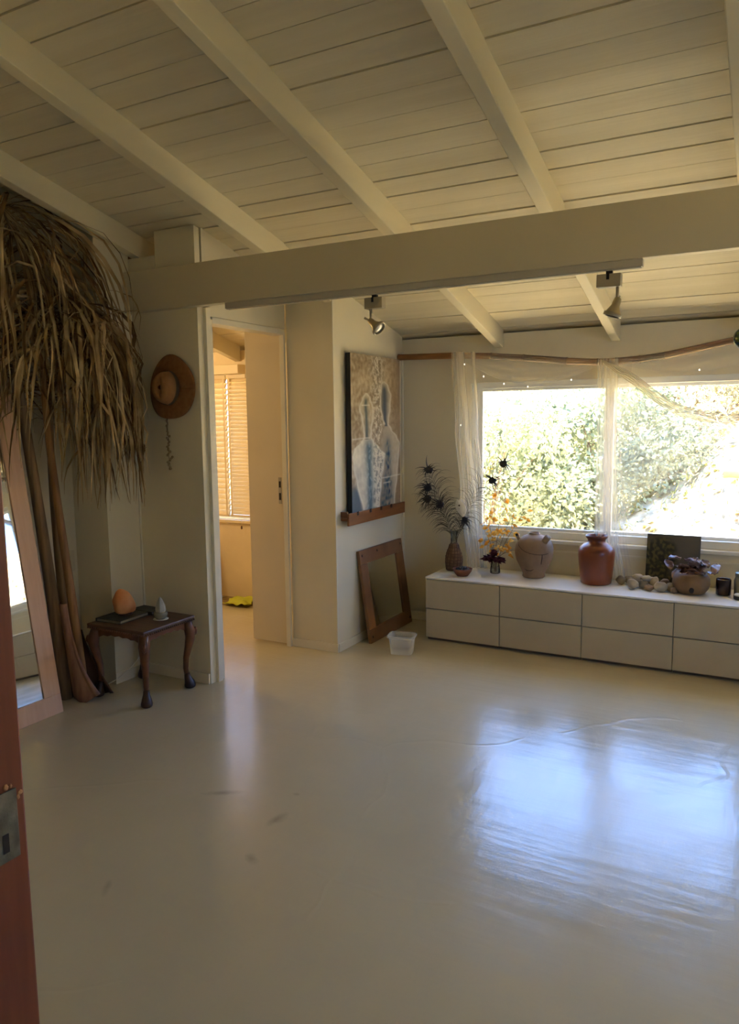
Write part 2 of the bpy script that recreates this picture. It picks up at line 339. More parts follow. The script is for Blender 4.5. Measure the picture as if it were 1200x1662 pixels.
sloped('wall_column', -3.64, -3.21, 2.91, 3.15, 0, label='pale square column between palm and side table')
wall('wall_partition', [(-3.64, -2.73, 3.15, 3.24, 0, 2.265), (-3.64, -3.016, 3.15, 3.24, 2.265, 2.352)], label='pale wall panel with a hat hanging on it')
v = []
for x in (-3.012, -2.735):
    for y in (3.151, 3.19): v += [(x, y, 2.266), (x, y, zr(y, ZP) - .007)]
struct('trim_5', MB().add(v, [(0, 1, 3, 2), (4, 6, 7, 5), (0, 4, 5, 1), (2, 3, 7, 6), (0, 2, 6, 4), (1, 5, 7, 3)]), 'wall', 'pale filler board between crossbeam and ceiling above the hat', 'board')
struct('gap_shade_board', MB().box(-3.64, -2.738, 3.32, 3.34, 2.24, 2.52), 'backing', 'dark board painting the shade in the gap behind the filler board', 'wall')  # dark-coloured board stands in for the shade inside the gap
sloped('wall_doorway', -2.83, -2.73, 3.2, 3.955, 2.02, label='pale wall strip above the narrow doorway')
sloped('wall_pier', -2.73, -2.39, 3.965, 4.92, 0, label='pale pier carrying the two-figure painting')
mb = MB().box(2.5, 2.6, .5, 1.0, 0, 3.2).box(2.5, 2.6, 2.4, 5.0, 0, 3.0).box(2.5, 2.6, 1.0, 2.4, 0, .9).box(2.5, 2.6, 1.0, 2.4, 2.0, 3.0)
struct('wall_right', mb, 'wall', 'plain side wall beyond the right edge of the view', 'wall')
mb = MB().box(-3.64, -.885, .46, .605, 0, 3.2).box(.75, 2.6, .46, .605, 0, 3.2).box(-.885, .75, .46, .605, 2.15, 3.2)
struct('wall_front', mb, 'wall', 'near wall around the doorway the room is seen from', 'wall')
mb = MB().box(-1.6, -1.5, -1.6, .46, 0, 2.5).box(1.5, 1.6, -1.6, .46, 0, 2.5).box(-1.6, 1.6, -1.7, -1.6, 0, 2.5).box(-1.6, 1.6, -1.7, .46, 2.5, 2.6)
struct('wall_passage', mb, 'wall', 'walls of the passage behind the near doorway', 'wall')
mb = MB().box(-5.3, -5.2, 3.15, 5.04, 0, 3.2).box(-5.2, -3.64, 3.15, 3.24, 0, 3.0)
mb.box(-5.2, -4.5, YB - .03, YB + .09, 0, 2.02).box(-3.72, -2.55, YB - .03, YB + .09, 0, 2.02).box(-4.5, -3.72, YB - .03, YB + .09, 0, .66).box(-4.5, -3.72, YB - .03, YB + .09, 1.84, 2.02)
struct('wall_side_room', mb, 'warmwall', 'cream walls of the small room seen through the doorway', 'wall')
# roof: outer deck, dark gaps, single boards
def slab(x0, x1, y0, y1, za, zb):
    mb = MB(); v = []
    for x in (x0, x1):
        for y in (y0, y1): v += [(x, y, zr(y, za)), (x, y, zr(y, zb))]
    return mb.add(v, [(0, 1, 3, 2), (4, 6, 7, 5), (0, 4, 5, 1), (2, 3, 7, 6), (0, 2, 6, 4), (1, 5, 7, 3)])
ceil = struct('ceiling', slab(-5.4, 3.3, .3, 5.4, ZP + .022, ZP + .12), 'backing', 'sloping ceiling of white-painted boards', 'ceiling')
P = .1283; y = 3.2125 - 22 * P; k = 0
while y < 5.38:
    x0 = -5.35; x1 = 3.25
    g = R.choice((.0014, .0024, .0034, .0044)); dz = R.uniform(-.003, .003)
    y1 = y + P
    mb = MB(); v = []
    for x in (x0, x1):
        for yy in (y + g, y1 - g): v += [(x, yy, zr(yy, ZP + dz)), (x, yy, zr(yy, ZP + .021))]
    mb.add(v, [(0, 1, 3, 2), (4, 6, 7, 5), (0, 4, 5, 1), (2, 3, 7, 6), (0, 2, 6, 4), (1, 5, 7, 3)])
    obj('plank', mb, 'plank', ceil); y = y1; k += 1
for i, x in enumerate((-4.715, -3.86, -3.205, -2.45, -1.70, -.95, -.185, .57, 1.325, 2.08)):
    wd = .062
    a, b_ = (3.49, 3.494)
    o = struct('rafter', slab(x, x + wd, .6 if x > -3.3 else 3.24, a, ZRB, ZP + .004), 'rafter', 'white sloping rafter of the near ceiling, bay %s' % ['', '', 'over the palm', 'left of the middle', 'in the middle', 'right of the middle', 'at the right edge', '', '', ''][i], 'rafter', bev=.004)
    if i in (0, 1, 7, 8, 9): o['label'] = 'white sloping rafter outside the view'
    o = struct('rafter', slab(x + .004, x + wd - .004, b_, YB if x > -2.6 else YB - .04, ZRB + .001, ZP + .004), 'rafter', 'white rafter end %s' % ['', '', '', 'along the pier with the painting', 'left above the window', 'right above the window, behind a spotlight', '', '', '', ''][i], 'rafter', bev=.004)
    if i in (0, 1, 2, 6, 7, 8, 9): o['label'] = 'white rafter end outside the view'
mb = MB().box(-3.205, 2.5, 3.10, 3.149, 2.055, 2.271)
struct('crossbeam', mb, 'beam', 'deep white beam crossing the room under the rafters', 'beam', bev=.003)
# baseboards
def bb(name, b): struct(name, MB().box(*b), 'trim', 'low white baseboard', 'baseboard', bev=.002)
bb('baseboard_column', (-3.21, -3.202, 2.905, 3.14, 0, .06)); bb('baseboard_partition', (-3.20, -2.735, 3.138, 3.148, 0, .06))
bb('baseboard_pier', (-2.725, -2.382, 3.953, 3.964, 0, .055)); bb('baseboard_painting', (-2.389, -2.378, 3.966, 4.915, 0, .055)); bb('baseboard_back', (-2.375, 2.4, 4.908, 4.918, 0, .06))
# panel joint strips on the partition, pier and back wall
for n, b in (('trim_1', (-2.3945, -2.386, 3.958, 3.968, .056, 2.2)), ('trim_2', (-2.389, -2.379, 4.895, 4.918, .06, 1.93)), ('trim_3', (-3.212, -3.2, 3.139, 3.149, .06, 2.05))):
    struct(n, MB().box(*b), 'trim', 'thin white joint strip in a wall corner', 'trim')
# narrow doorway: lining, leaf pair, lock
t = thing('door_1', 'white lining of the narrow doorway into the side room', 'doorway', (-2.73, 3.24, 0)); t['kind'] = 'structure'
obj('frame_post', MB().box(-.11, .02, -.045, -.008, 0, 2.06), 'trim', t, bev=.002); obj('frame_post', MB().box(-.09, .006, -.008, .022, 0, 2.005), 'trim', t, bev=.002)
obj('frame_head', MB().box(-.09, .006, .022, .70, 1.985, 2.018), 'trim', t, bev=.002); obj('frame_post', MB().box(-.03, .004, .692, .712, 0, 2.0), 'trim', t, bev=.002)
t = thing('door_2', 'cream folding door pushed open beside the narrow doorway', 'door', (-2.757, 3.95, 0)); t['kind'] = 'structure'
obj('door_leaf', MB().box(-.283, -.003, -.002, .034, .012, 2.045), 'door', t, bev=.003)
obj('door_leaf', MB().box(-.302, -.03, .038, .072, .05, 2.04), 'door', t, bev=.003)
lk = obj('lock_plate', MB().box(-.046, -.022, -.0045, -.002, .93, 1.10), 'steelk', t, bev=.001)
obj('keyhole', MB().box(-.041, -.027, -.0065, -.0046, 1.035, 1.075), 'dark', lk); obj('keyhole', MB().box(-.041, -.027, -.0065, -.0046, .955, 1.0), 'dark', lk)

# near door post with its strike plate
t = thing('door_3', 'red-brown wooden door post close by at the left edge', 'door post', (-.85, .605, 0)); t['kind'] = 'structure'
obj('post', MB().box(-.033, 0, -.16, .002, 0, 2.15), 'redwood', t, bev=.003)
pl = obj('strike_plate', MB().box(.0005, .003, -.049, -.0115, .892, .985), 'rust', t, bev=.001)
obj('latch_hole', MB().box(.0031, .0036, -.036, -.027, .905, .93), 'dark', pl)
for (y0, y1, z0, z1) in ((-.028, -.021, .986, .994), (-.020, -.016, .9865, .992), (-.009, -.001, .972, .978), (-.0105, -.006, .967, .973)):
    obj('splinter', MB().blob((.001, (y0 + y1) / 2, (z0 + z1) / 2), .0016, (y1 - y0) / 2, (z1 - z0) / 2, .4, 2, y0 * 99, 8, 6), 'rawwood', t)

# windows
def window(name, x0, x1, label, loc=None, rz=0):
    t = thing(name, label, 'window', loc or (x0, YB, 0), rz); t['kind'] = 'structure'; W = x1 - x0
    for (n, b) in (('window_frame', (0, W, .02, .10, WZ0, WZ0 + .05)), ('window_frame', (0, W, .02, .10, WZ1 - .04, WZ1)), ('window_frame', (0, .035, .02, .10, WZ0 + .05, WZ1 - .04)), ('window_frame', (W - .035, W, .02, .10, WZ0 + .05, WZ1 - .04))):
        obj(n, MB().box(*b), 'upvc', t, bev=.004)
    h = W / 2 + .005
    for (a, b, y0) in ((.035, h + .03, .035), (h - .03, W - .035, .065)):
        m = MB(); z0, z1 = WZ0 + .05, WZ1 - .04; s = .038
        m.box(a, a + s, y0, y0 + .028, z0, z1).box(b - s, b, y0, y0 + .028, z0, z1).box(a + s, b - s, y0, y0 + .028, z0, z0 + s * .5).box(a + s, b - s, y0, y0 + .028, z1 - s * .5, z1)
        f = obj('sash', m, 'upvc', t, bev=.003)
        obj('pane', MB().box(a + s - .002, b - s + .002, y0 + .012, y0 + .016, z0 + s * .5 - .002, z1 - s * .5 + .002), 'glass', f)
    obj('latch', MB().box(h - .028, h - .012, .012, .035, 1.12, 1.22), 'upvc', t, bev=.003)
    obj('window_sill', MB().box(-.01, W + .01, -.022, .02, WZ0 - .025, WZ0 - .001), 'upvc', t, bev=.004)
window('window_1', WX0, WX1, 'white two-pane sliding window onto the sunlit garden')
window('window_2', VX0, VX1, 'second sliding window beyond the right edge of the view')
window('added_window', 0, 1.4, 'unseen side window added beyond the right edge of the view', (2.5, 2.4, .27), -H)  # unseen window, added to brighten the hat wall and tall mirror
struct('trim_4', MB().box(-1.87, 2.5, 4.912, 4.9195, .575, .585), 'trim', 'thin horizontal joint in the wall below the window', 'trim')

# ------------------------------------------------------------------ cabinets
CX = [-2.009, -1.50, -.988, -.476, .036, .548]
cabs = ['at the left end of the row, under the feathers', 'second from the left, under the clay jug', 'third from the left, under the terracotta jar', 'fourth from the left, under the gourd pot', 'beyond the right edge of the view']
for i in range(5):
    t = thing('drawer_cabinet', 'low white two-drawer cabinet ' + cabs[i], 'cabinet', (CX[i], 4.465, 0), group='low white cabinets under the window'); wd = CX[i + 1] - CX[i]
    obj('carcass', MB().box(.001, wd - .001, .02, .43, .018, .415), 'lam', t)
    obj('plinth', MB().box(.004, wd - .004, .03, .41, 0, .018), 'plinth', t); obj('gap_shade', MB().box(.003, wd - .003, .0192, .0199, .02, .414), 'plinth', t)  # dark sheet behind the drawer fronts paints the shade in their seams
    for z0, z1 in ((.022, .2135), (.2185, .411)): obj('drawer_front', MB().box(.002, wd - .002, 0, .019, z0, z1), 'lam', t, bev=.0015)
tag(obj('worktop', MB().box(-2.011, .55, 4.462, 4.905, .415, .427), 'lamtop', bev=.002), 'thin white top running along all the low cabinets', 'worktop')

# ------------------------------------------------------------------ tall leaning mirror
t = thing('floor_mirror', 'tall mirror in a pale pinkish wooden frame leaning on the left wall', 'mirror', (-3.14, 1.88, 0)); t.rotation_euler = (0, -math.atan(.151), 0)
MW, MH, FT = .615, 1.95, .098
obj('frame_rail', MB().box(-.028, 0, 0, MW, 0, FT), 'pinkwood', t, bev=.003); obj('frame_rail', MB().box(-.028, 0, 0, MW, MH - FT, MH), 'pinkwood', t, bev=.003)
obj('frame_stile', MB().box(-.028, 0, 0, FT, FT, MH - FT), 'pinkwood', t, bev=.003); obj('frame_stile', MB().box(-.028, 0, MW - FT, MW, FT, MH - FT), 'pinkwood', t, bev=.003)
obj('mirror_glass', MB().box(-.012, -.007, FT - .004, MW - FT + .004, FT - .004, MH - FT + .004), 'mirror', t)

# ------------------------------------------------------------------ dried palm fronds
def bez(p, n):
    p = [Vector(q) for q in p]; out = []
    for i in range(n):
        t_ = i / (n - 1); q = list(p)
        while len(q) > 1: q = [q[k].lerp(q[k + 1], t_) for k in range(len(q) - 1)]
        out.append(q[0])
    return out
def frond(label, path, r0, nleaf, lmin, lmax, seed, start, stalkmat, spread, sheath=True, floorz=.9):
    rr = random.Random(seed); base = Vector(path[0])
    t = thing('dried_palm_frond', label, 'palm frond', base)
    pts = [q - base for q in bez(path, 24)]
    obj('stalk', MB().tube(pts, [r0 * (1 - .8 * i / 23) for i in range(24)], 8, flat=.6), stalkmat, t, smooth=True)
    for i in range(nleaf):
        s_ = start + (1 - start) * (i + rr.random()) / nleaf
        k = s_ * 23; a = min(int(k), 22); p = pts[a].lerp(pts[a + 1], k - a); tg = (pts[a + 1] - pts[a]).normalized()
        sd_ = Vector(spread).normalized() * (1 if i % 2 else -1)
        sd_ = (sd_ + Vector((rr.uniform(-.5, .5), rr.uniform(-.5, .5), rr.uniform(-.2, .3)))).normalized()
        d = (sd_ * rr.uniform(.2, .75) + tg * rr.uniform(.2, .7)).normalized()
        Ln = rr.uniform(lmin, lmax) * (1 - .25 * s_); wd = rr.uniform(.0045, .0125); q = [p]; v = d.copy(); n = 9; pos = p.copy(); g = rr.uniform(.6, 1.2)
        bend = rr.random() < .14; wild = rr.random() < .08
        if wild: g *= .55; d = (sd_ + tg * .4 + Vector((.5, .1, .1))).normalized()
        for j in range(1, n):
            v = (v + Vector((0, 0, -1)) * g * (.55 if j < 5 else .8)).normalized()
            v += Vector((rr.gauss(0, .055), rr.gauss(0, .055), 0))
            if bend and j == 5: v += Vector((rr.uniform(-.8, .8), rr.uniform(-.8, .8), .2))
            v.normalize()
            pos = pos + v * Ln / (n - 1)
            wp = pos + base
            if wp.y > 2.895 and wp.x < -3.2: pos.y = 2.895 - base.y - .004 * j if wp.x < -3.22 else pos.y
            if wp.x < -3.2 and pos.y + base.y > 2.9: pos.x = max(pos.x, -3.195 - base.x)
            if wp.y > (2.965 if not wild else 3.0): pos.y = 2.965 - base.y + rr.uniform(-.02, .01)
            if wp.x < -3.455: pos.x = -3.455 - base.x
            if wp.x > (-2.985 if not wild else -2.93): pos.x = -2.985 - base.x + rr.uniform(-.012, .012)
            if wp.z > 2.0 and wp.x > -3.19 and wp.y < 2.7: pos.x = -3.19 - base.x
            zc = zr(wp.y, ZRB if wp.x > -3.24 else ZP) - .02
            if wp.z > zc: pos.z = zc - base.z
            if pos.z + base.z < floorz: pos.z = floorz - base.z + rr.uniform(0, .04); q.append(pos.copy()); break
            q.append(pos.copy())
        m = len(q)
        if m < 3: continue
        ws = [wd * (.55 + .9 * j / (m - 1) if j < m * .4 else max(.08, 1.25 * (1 - (j / (m - 1)) ** 2.2))) for j in range(m)]
        obj('leaflet', MB().strip(q, ws, Vector((rr.gauss(0, 1), rr.gauss(0, 1), 0.1)).normalized(), rr.uniform(.1, .6)), 'palmdk' if rr.random() < .33 else 'palm', t)
    return t, pts
fa, pa = frond('longest dried palm frond, its grey-brown stalk standing behind the tall mirror', [(-3.275, 2.62, .0), (-3.33, 2.60, .9), (-3.39, 2.52, 2.0), (-3.42, 2.40, 2.60), (-3.38, 2.46, 2.68), (-3.30, 2.50, 2.36)], .034, 210, .85, 1.4, 3, .44, 'stalk', (.35, 1, 0), floorz=.98)
fb, pb = frond('dried palm frond with an orange-brown stalk arching over towards the column', [(-3.175, 2.655, .03), (-3.22, 2.65, .8), (-3.36, 2.62, 1.6), (-3.44, 2.62, 2.28), (-3.24, 2.72, 2.22), (-3.05, 2.86, 1.92)], .026, 190, .75, 1.25, 5, .42, 'stalk2', (.45, .8, .1), floorz=.97)
fc, pc = frond('dark dried palm frond tucked in the corner behind the other two', [(-3.30, 2.69, .02), (-3.345, 2.67, .8), (-3.40, 2.70, 1.5), (-3.38, 2.66, 2.1), (-3.20, 2.74, 2.05), (-3.06, 2.86, 1.62)], .026, 170, .65, 1.1, 9, .42, 'stalk', (.3, 1, 0), floorz=1.0)
# flared sheaths at the foot of the stalks
def sheath(t, base, path, w0, w1, open_, mt):
    pts = [Vector(p) for p in path]
    def fn(u, v):
        k = v * (len(pts) - 1); a = min(int(k), len(pts) - 2); p = pts[a].lerp(pts[a + 1], k - a)
        wd = w0 + (w1 - w0) * (1 - v) ** 1.6; an = (u - .5) * 2 * (1.9 + open_ * v)
        return p + Vector((math.sin(an + .9) * wd, -math.cos(an + .9) * wd * .8, .018 * math.sin(u * 7) * (1 - v) + (abs(u - .5) * .06 * (1 - v))))
    return obj('sheath', MB().grid(15, 12, fn), mt, t, smooth=True, solid=.004)
RT, TW = Vector((.88, .477, 0)), Vector((.477, -.88, 0))
def spathe(t, base, aL, aR, dep, hgt, mt, lip=.06):
    b0 = Vector(base) - t.location
    def fn(u, v):
        l, r_ = aL(v), aR(v); a = l + (r_ - l) * u
        d = dep * math.sin(math.pi * (.12 + .76 * u)) * (1 - .3 * v) + .02 * (u > .85) * (1 - v)
        z = v * hgt + (1 - v) * (lip * max(0, u - .5) * 2 + .018 * max(0, .25 - u) * 4)
        return b0 + RT * (a - .035 * v) + TW * d + Vector((-.03 * v, 0, z + .003))
    return obj('sheath', MB().grid(17, 20, fn), mt, t, smooth=True, solid=.004)
spathe(fb, (-3.185, 2.64, 0), lambda v: -.030 + .006 * v, lambda v: .016 + .095 * (1 - v) ** 3.2 + .008 * (1 - v), .035, .52, 'sheath', .045)
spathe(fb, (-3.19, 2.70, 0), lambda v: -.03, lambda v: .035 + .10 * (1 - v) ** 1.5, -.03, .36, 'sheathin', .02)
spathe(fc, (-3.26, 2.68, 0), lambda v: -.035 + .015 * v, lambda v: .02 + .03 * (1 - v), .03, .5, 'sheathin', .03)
# ------------------------------------------------------------------ side table and what stands on it
TX, TY, TA, TB, TZ = -2.977, 2.895, .205, .192, .405
t = thing('side_table', 'small carved dark mahogany side table on cabriole legs', 'table', (TX, TY, 0))
obj('tabletop', MB().box(-TA, TA, -TB, TB, TZ - .018, TZ), 'tabletop', t, bev=.006)
m = MB()
for i in range(26):
    u = (i + .5) / 26
    for (px, py) in ((-TA + 2 * TA * u, -TB + .004), (-TA + 2 * TA * u, TB - .004), (-TA + .004, -TB + 2 * TB * u), (TA - .004, -TB + 2 * TB * u)): m.blob((px, py, TZ - .022), .0062, .0062, .0062, 0, 1, 0, 6, 4)
obj('carved_edge', m, 'mahog', t)
def apron(x0, y0, x1, y1):
    d = Vector((x1 - x0, y1 - y0, 0)); L_ = d.length; d.normalize(); nn = Vector((-d.y, d.x, 0)) * .008; m = MB(); v = []; N_ = 24
    for i in range(N_ + 1):
        u = i / N_; p = Vector((x0, y0, 0)) + d * L_ * u
        zb = TZ - .075 + .022 * math.sin(math.pi * u) ** .7 - .006 * math.sin(u * math.pi * 6) ** 2
        v += [p - nn + Vector((0, 0, zb)), p - nn + Vector((0, 0, TZ - .02)), p + nn + Vector((0, 0, zb)), p + nn + Vector((0, 0, TZ - .02))]
    f = []
    for i in range(N_):
        a = i * 4; b_ = a + 4; f += [(a, a + 1, b_ + 1, b_), (a + 2, b_ + 2, b_ + 3, a + 3), (a, b_, b_ + 2, a + 2), (a + 1, a + 3, b_ + 3, b_ + 1)]
    return m.add(v, f)
ia, ib = TA - .035, TB - .035
for q in ((-ia, -ib, ia, -ib), (ia, -ib, ia, ib), (ia, ib, -ia, ib), (-ia, ib, -ia, -ib)): obj('apron', apron(*q), 'mahog', t)
for sx_ in (-1, 1):
    for sy_ in (-1, 1):
        dg = Vector((sx_, sy_, 0)).normalized(); c0 = Vector((sx_ * (ia + .002), sy_ * (ib + .002), 0))
        prof = [(.385, -.002, .024), (.35, .006, .028), (.32, .016, .031), (.285, .016, .027), (.235, .005, .0215), (.17, -.010, .0170), (.11, -.014, .0145), (.075, -.010, .0145)]
        lg = obj('leg', MB().tube([c0 + dg * o + Vector((0, 0, z)) for z, o, r in prof], [r for z, o, r in prof], 12), 'mahog', t, smooth=True)
        fp = [(.085, -.010, .015), (.06, -.006, .019), (.035, .002, .027), (.018, .005, .031), (.006, .006, .029), (0.0005, .006, .022)]
        obj('claw_foot', MB().tube([c0 + dg * o + Vector((0, 0, z)) for z, o, r in fp], [r for z, o, r in fp], 12), 'mahogdk', lg, smooth=True)
        obj('carved_knee', MB().blob(c0 + dg * .043 + Vector((0, 0, .318)), .012, .012, .022, .35, 5, 2, 10, 7), 'mahog', lg, smooth=True)
def book(label, x, y, z, sx_, sy_, h, rz):
    t = thing('notebook', label, 'book', (x, y, z), rz)
    obj('cover', MB().box(-sx_, sx_, -sy_, sy_, 0, .003).box(-sx_, sx_, -sy_, sy_, h - .003, h).box(-sx_, -sx_ + .004, -sy_, sy_, .003, h - .003), 'slate', t, bev=.001)
    obj('pages', MB().box(-sx_ + .005, sx_ - .005, -sy_ + .005, sy_ - .005, .0032, h - .0032), 'page', t)
book('dark flat book under the orange salt rock on the side table', -3.083, 2.862, TZ + .0005, .088, .108, .019, .06)
book('dark flat book lying at the back of the side table', -3.065, 3.032, TZ + .0005, .085, .048, .017, -.06)
t = thing('salt_lamp', 'orange-pink salt rock standing on a dark book', 'lamp', (-3.068, 2.868, TZ + .0198))
obj('base', MB().lathe([(.034, 0), (.038, .004), (.036, .012), (.030, .014)], 20), 'mahogdk', t, smooth=True)
m = MB().blob((0, 0, .068), .052, .058, .074, .22, 1.1, 5, 26, 20, .4)
m.v = [(x * (1.08 - 2.2 * max(0, z - .08)) - .18 * max(0, z - .05), y * (1.08 - 2.2 * max(0, z - .08)) - .12 * max(0, z - .05), max(z, .0145)) for x, y, z in m.v]
obj('salt_rock', m, 'salt', t, smooth=True)
t = thing('crystal_lamp', 'small pointed white crystal in a cloudy glass bowl on a saucer', 'ornament', (-2.872, 2.93, TZ + .0005))
obj('saucer', MB().lathe([(.022, 0), (.040, .004), (.0405, .006), (.02, .005)], 24), 'plate', t, smooth=True)
obj('glass_bowl', MB().lathe([(.022, .006), (.033, .016), (.038, .03), (.036, .042), (.031, .045), (.012, .044)], 24), 'bowlgl', t, smooth=True)
obj('crystal', MB().lathe([(.026, .040), (.028, .055), (.026, .075), (.018, .098), (.008, .118), (.002, .124)], 7), 'crystal', t)
tag(obj('lamp_cord', MB().tube(bez([(-3.12, 3.095, .40), (-3.135, 3.10, .25), (-3.10, 3.07, .12), (-3.19, 2.93, .03), (-3.24, 2.86, .006)], 22), .0028, 6), 'cord', smooth=True), 'thin white cord hanging behind the side table to the floor', 'cord')
t = thing('wall_socket', 'cream switch socket low on the wall beside the column', 'socket', (-3.47, 2.845, .69))
obj('plate', MB().box(.0005, .009, -.042, .042, -.06, .06), 'socket', t, bev=.003); obj('rocker', MB().box(.009, .013, -.010, .010, -.018, .016), 'upvc', t, bev=.002); obj('switch', MB().box(.009, .0115, -.018, -.012, -.022, .01), 'dark', t)

# ------------------------------------------------------------------ hat and bead strand
t = thing('felt_hat', 'brown wide-brimmed hat hanging crown outward on the pale wall panel', 'hat', (-2.925, 3.128, 1.64))
ax = Vector((-.04, -1, .04)).normalized(); ux = Vector((0, 0, 1)).cross(ax).normalized(); uz = ax.cross(ux)
HM = Matrix(((ux.x, uz.x, ax.x, 0), (ux.y, uz.y, ax.y, 0), (ux.z, uz.z, ax.z, 0), (0, 0, 0, 1)))
m = MB()
def brim(u, v):
    a = 2 * math.pi * u; r = .072 + v * .095
    ex, ez = 1.0 + .10 * math.cos(a - .4) * v, 1.04 - .05 * v * math.sin(3 * a)
    return HM @ Vector((math.cos(a) * r * ex, math.sin(a) * r * ez, .006 * math.sin(2 * a) * v - .006 * v))
obj('brim', m.grid(49, 7, brim), 'felt', t, smooth=True, solid=.004)
def crown(u, v):
    a = 2 * math.pi * u; k = v
    r = .076 * max(.02, math.cos(k * math.pi / 2)) ** .45
    z = .084 * math.sin(k * math.pi / 2) ** .9
    z -= .022 * k ** 3 * math.exp(-(math.cos(a) * r / .016) ** 2)
    return HM @ Vector((math.cos(a) * r, math.sin(a) * r * 1.18 * (1 - .12 * max(0, k - .5)), z))
obj('crown', MB().grid(40, 22, crown), 'felt2', t, smooth=True)
obj('hat_band', MB().grid(40, 4, lambda u, v: HM @ Vector((math.cos(2 * math.pi * u) * .0785, math.sin(2 * math.pi * u) * .0785 * 1.17, .004 + v * .024))), 'band', t, smooth=True)
t = thing('bead_strand', 'strand of little shells and beads dangling below the hat', 'beads', (-2.955, 3.13, 1.48))
obj('string', MB().tube([(0, 0, .0), (.004, 0, -.1), (.0, 0, -.2), (.008, 0, -.285)], .0015, 5), 'twig', t)
for i in range(30):
    z = -.006 - i * .0094; k = .5 + (i / 30) * 1.0
    obj('bead', MB().blob((R.gauss(0, .006 + .004 * (i > 18)) + .008 * i / 30, R.uniform(-.006, .004), z), (.005 * k + .003), .005 * k, .0075, .5, 3, i, 7, 5), 'bead', t)

# ------------------------------------------------------------------ painting, its ledge, pine mirror, tub
def canvas(name, parent, nu, nv, place, colf, m):
    mb = MB().grid(nu, nv, place); o = obj(name, mb, m, parent)
    at = o.data.color_attributes.new('print', 'FLOAT_COLOR', 'POINT')
    for j in range(nv):
        for i in range(nu): at.data[j * nu + i].color = (*colf(i / (nu - 1), j / (nv - 1)), 1)
    return o
def smooth(a, b, x):
    t_ = max(0, min(1, (x - a) / (b - a))); return t_ * t_ * (3 - 2 * t_)
def lerp3(a, b, k): return tuple(a[i] + (b[i] - a[i]) * k for i in range(3))
def interp(tab, v):
    for (a, x), (b, y) in zip(tab, tab[1:]):
        if v <= b: k = smooth(0, 1, (v - a) / (b - a)) if v >= a else 0; return x + (y - x) * k
    return tab[-1][1]
F1R = [(.235, .30), (.27, .36), (.33, .42), (.40, .42), (.46, .385), (.515, .37), (.545, .42), (.59, .54), (.635, .655), (.70, .63), (.80, .58), (.99, .52)]
F1L = [(.235, .29), (.27, .22), (.33, .165), (.40, .20), (.46, .24), (.515, .25), (.545, .18), (.59, .05), (.635, .02), (.70, .04), (.80, .10), (.99, .22)]
F2R = [(.155, .66), (.18, .74), (.25, .79), (.33, .78), (.40, .75), (.435, .74), (.47, .80), (.52, .92), (.57, .985), (.64, .97), (.75, .93), (.97, .86)]
F2L = [(.155, .64), (.18, .60), (.25, .58), (.33, .58), (.40, .62), (.435, .66), (.47, .60), (.52, .56), (.57, .55), (.97, .55)]
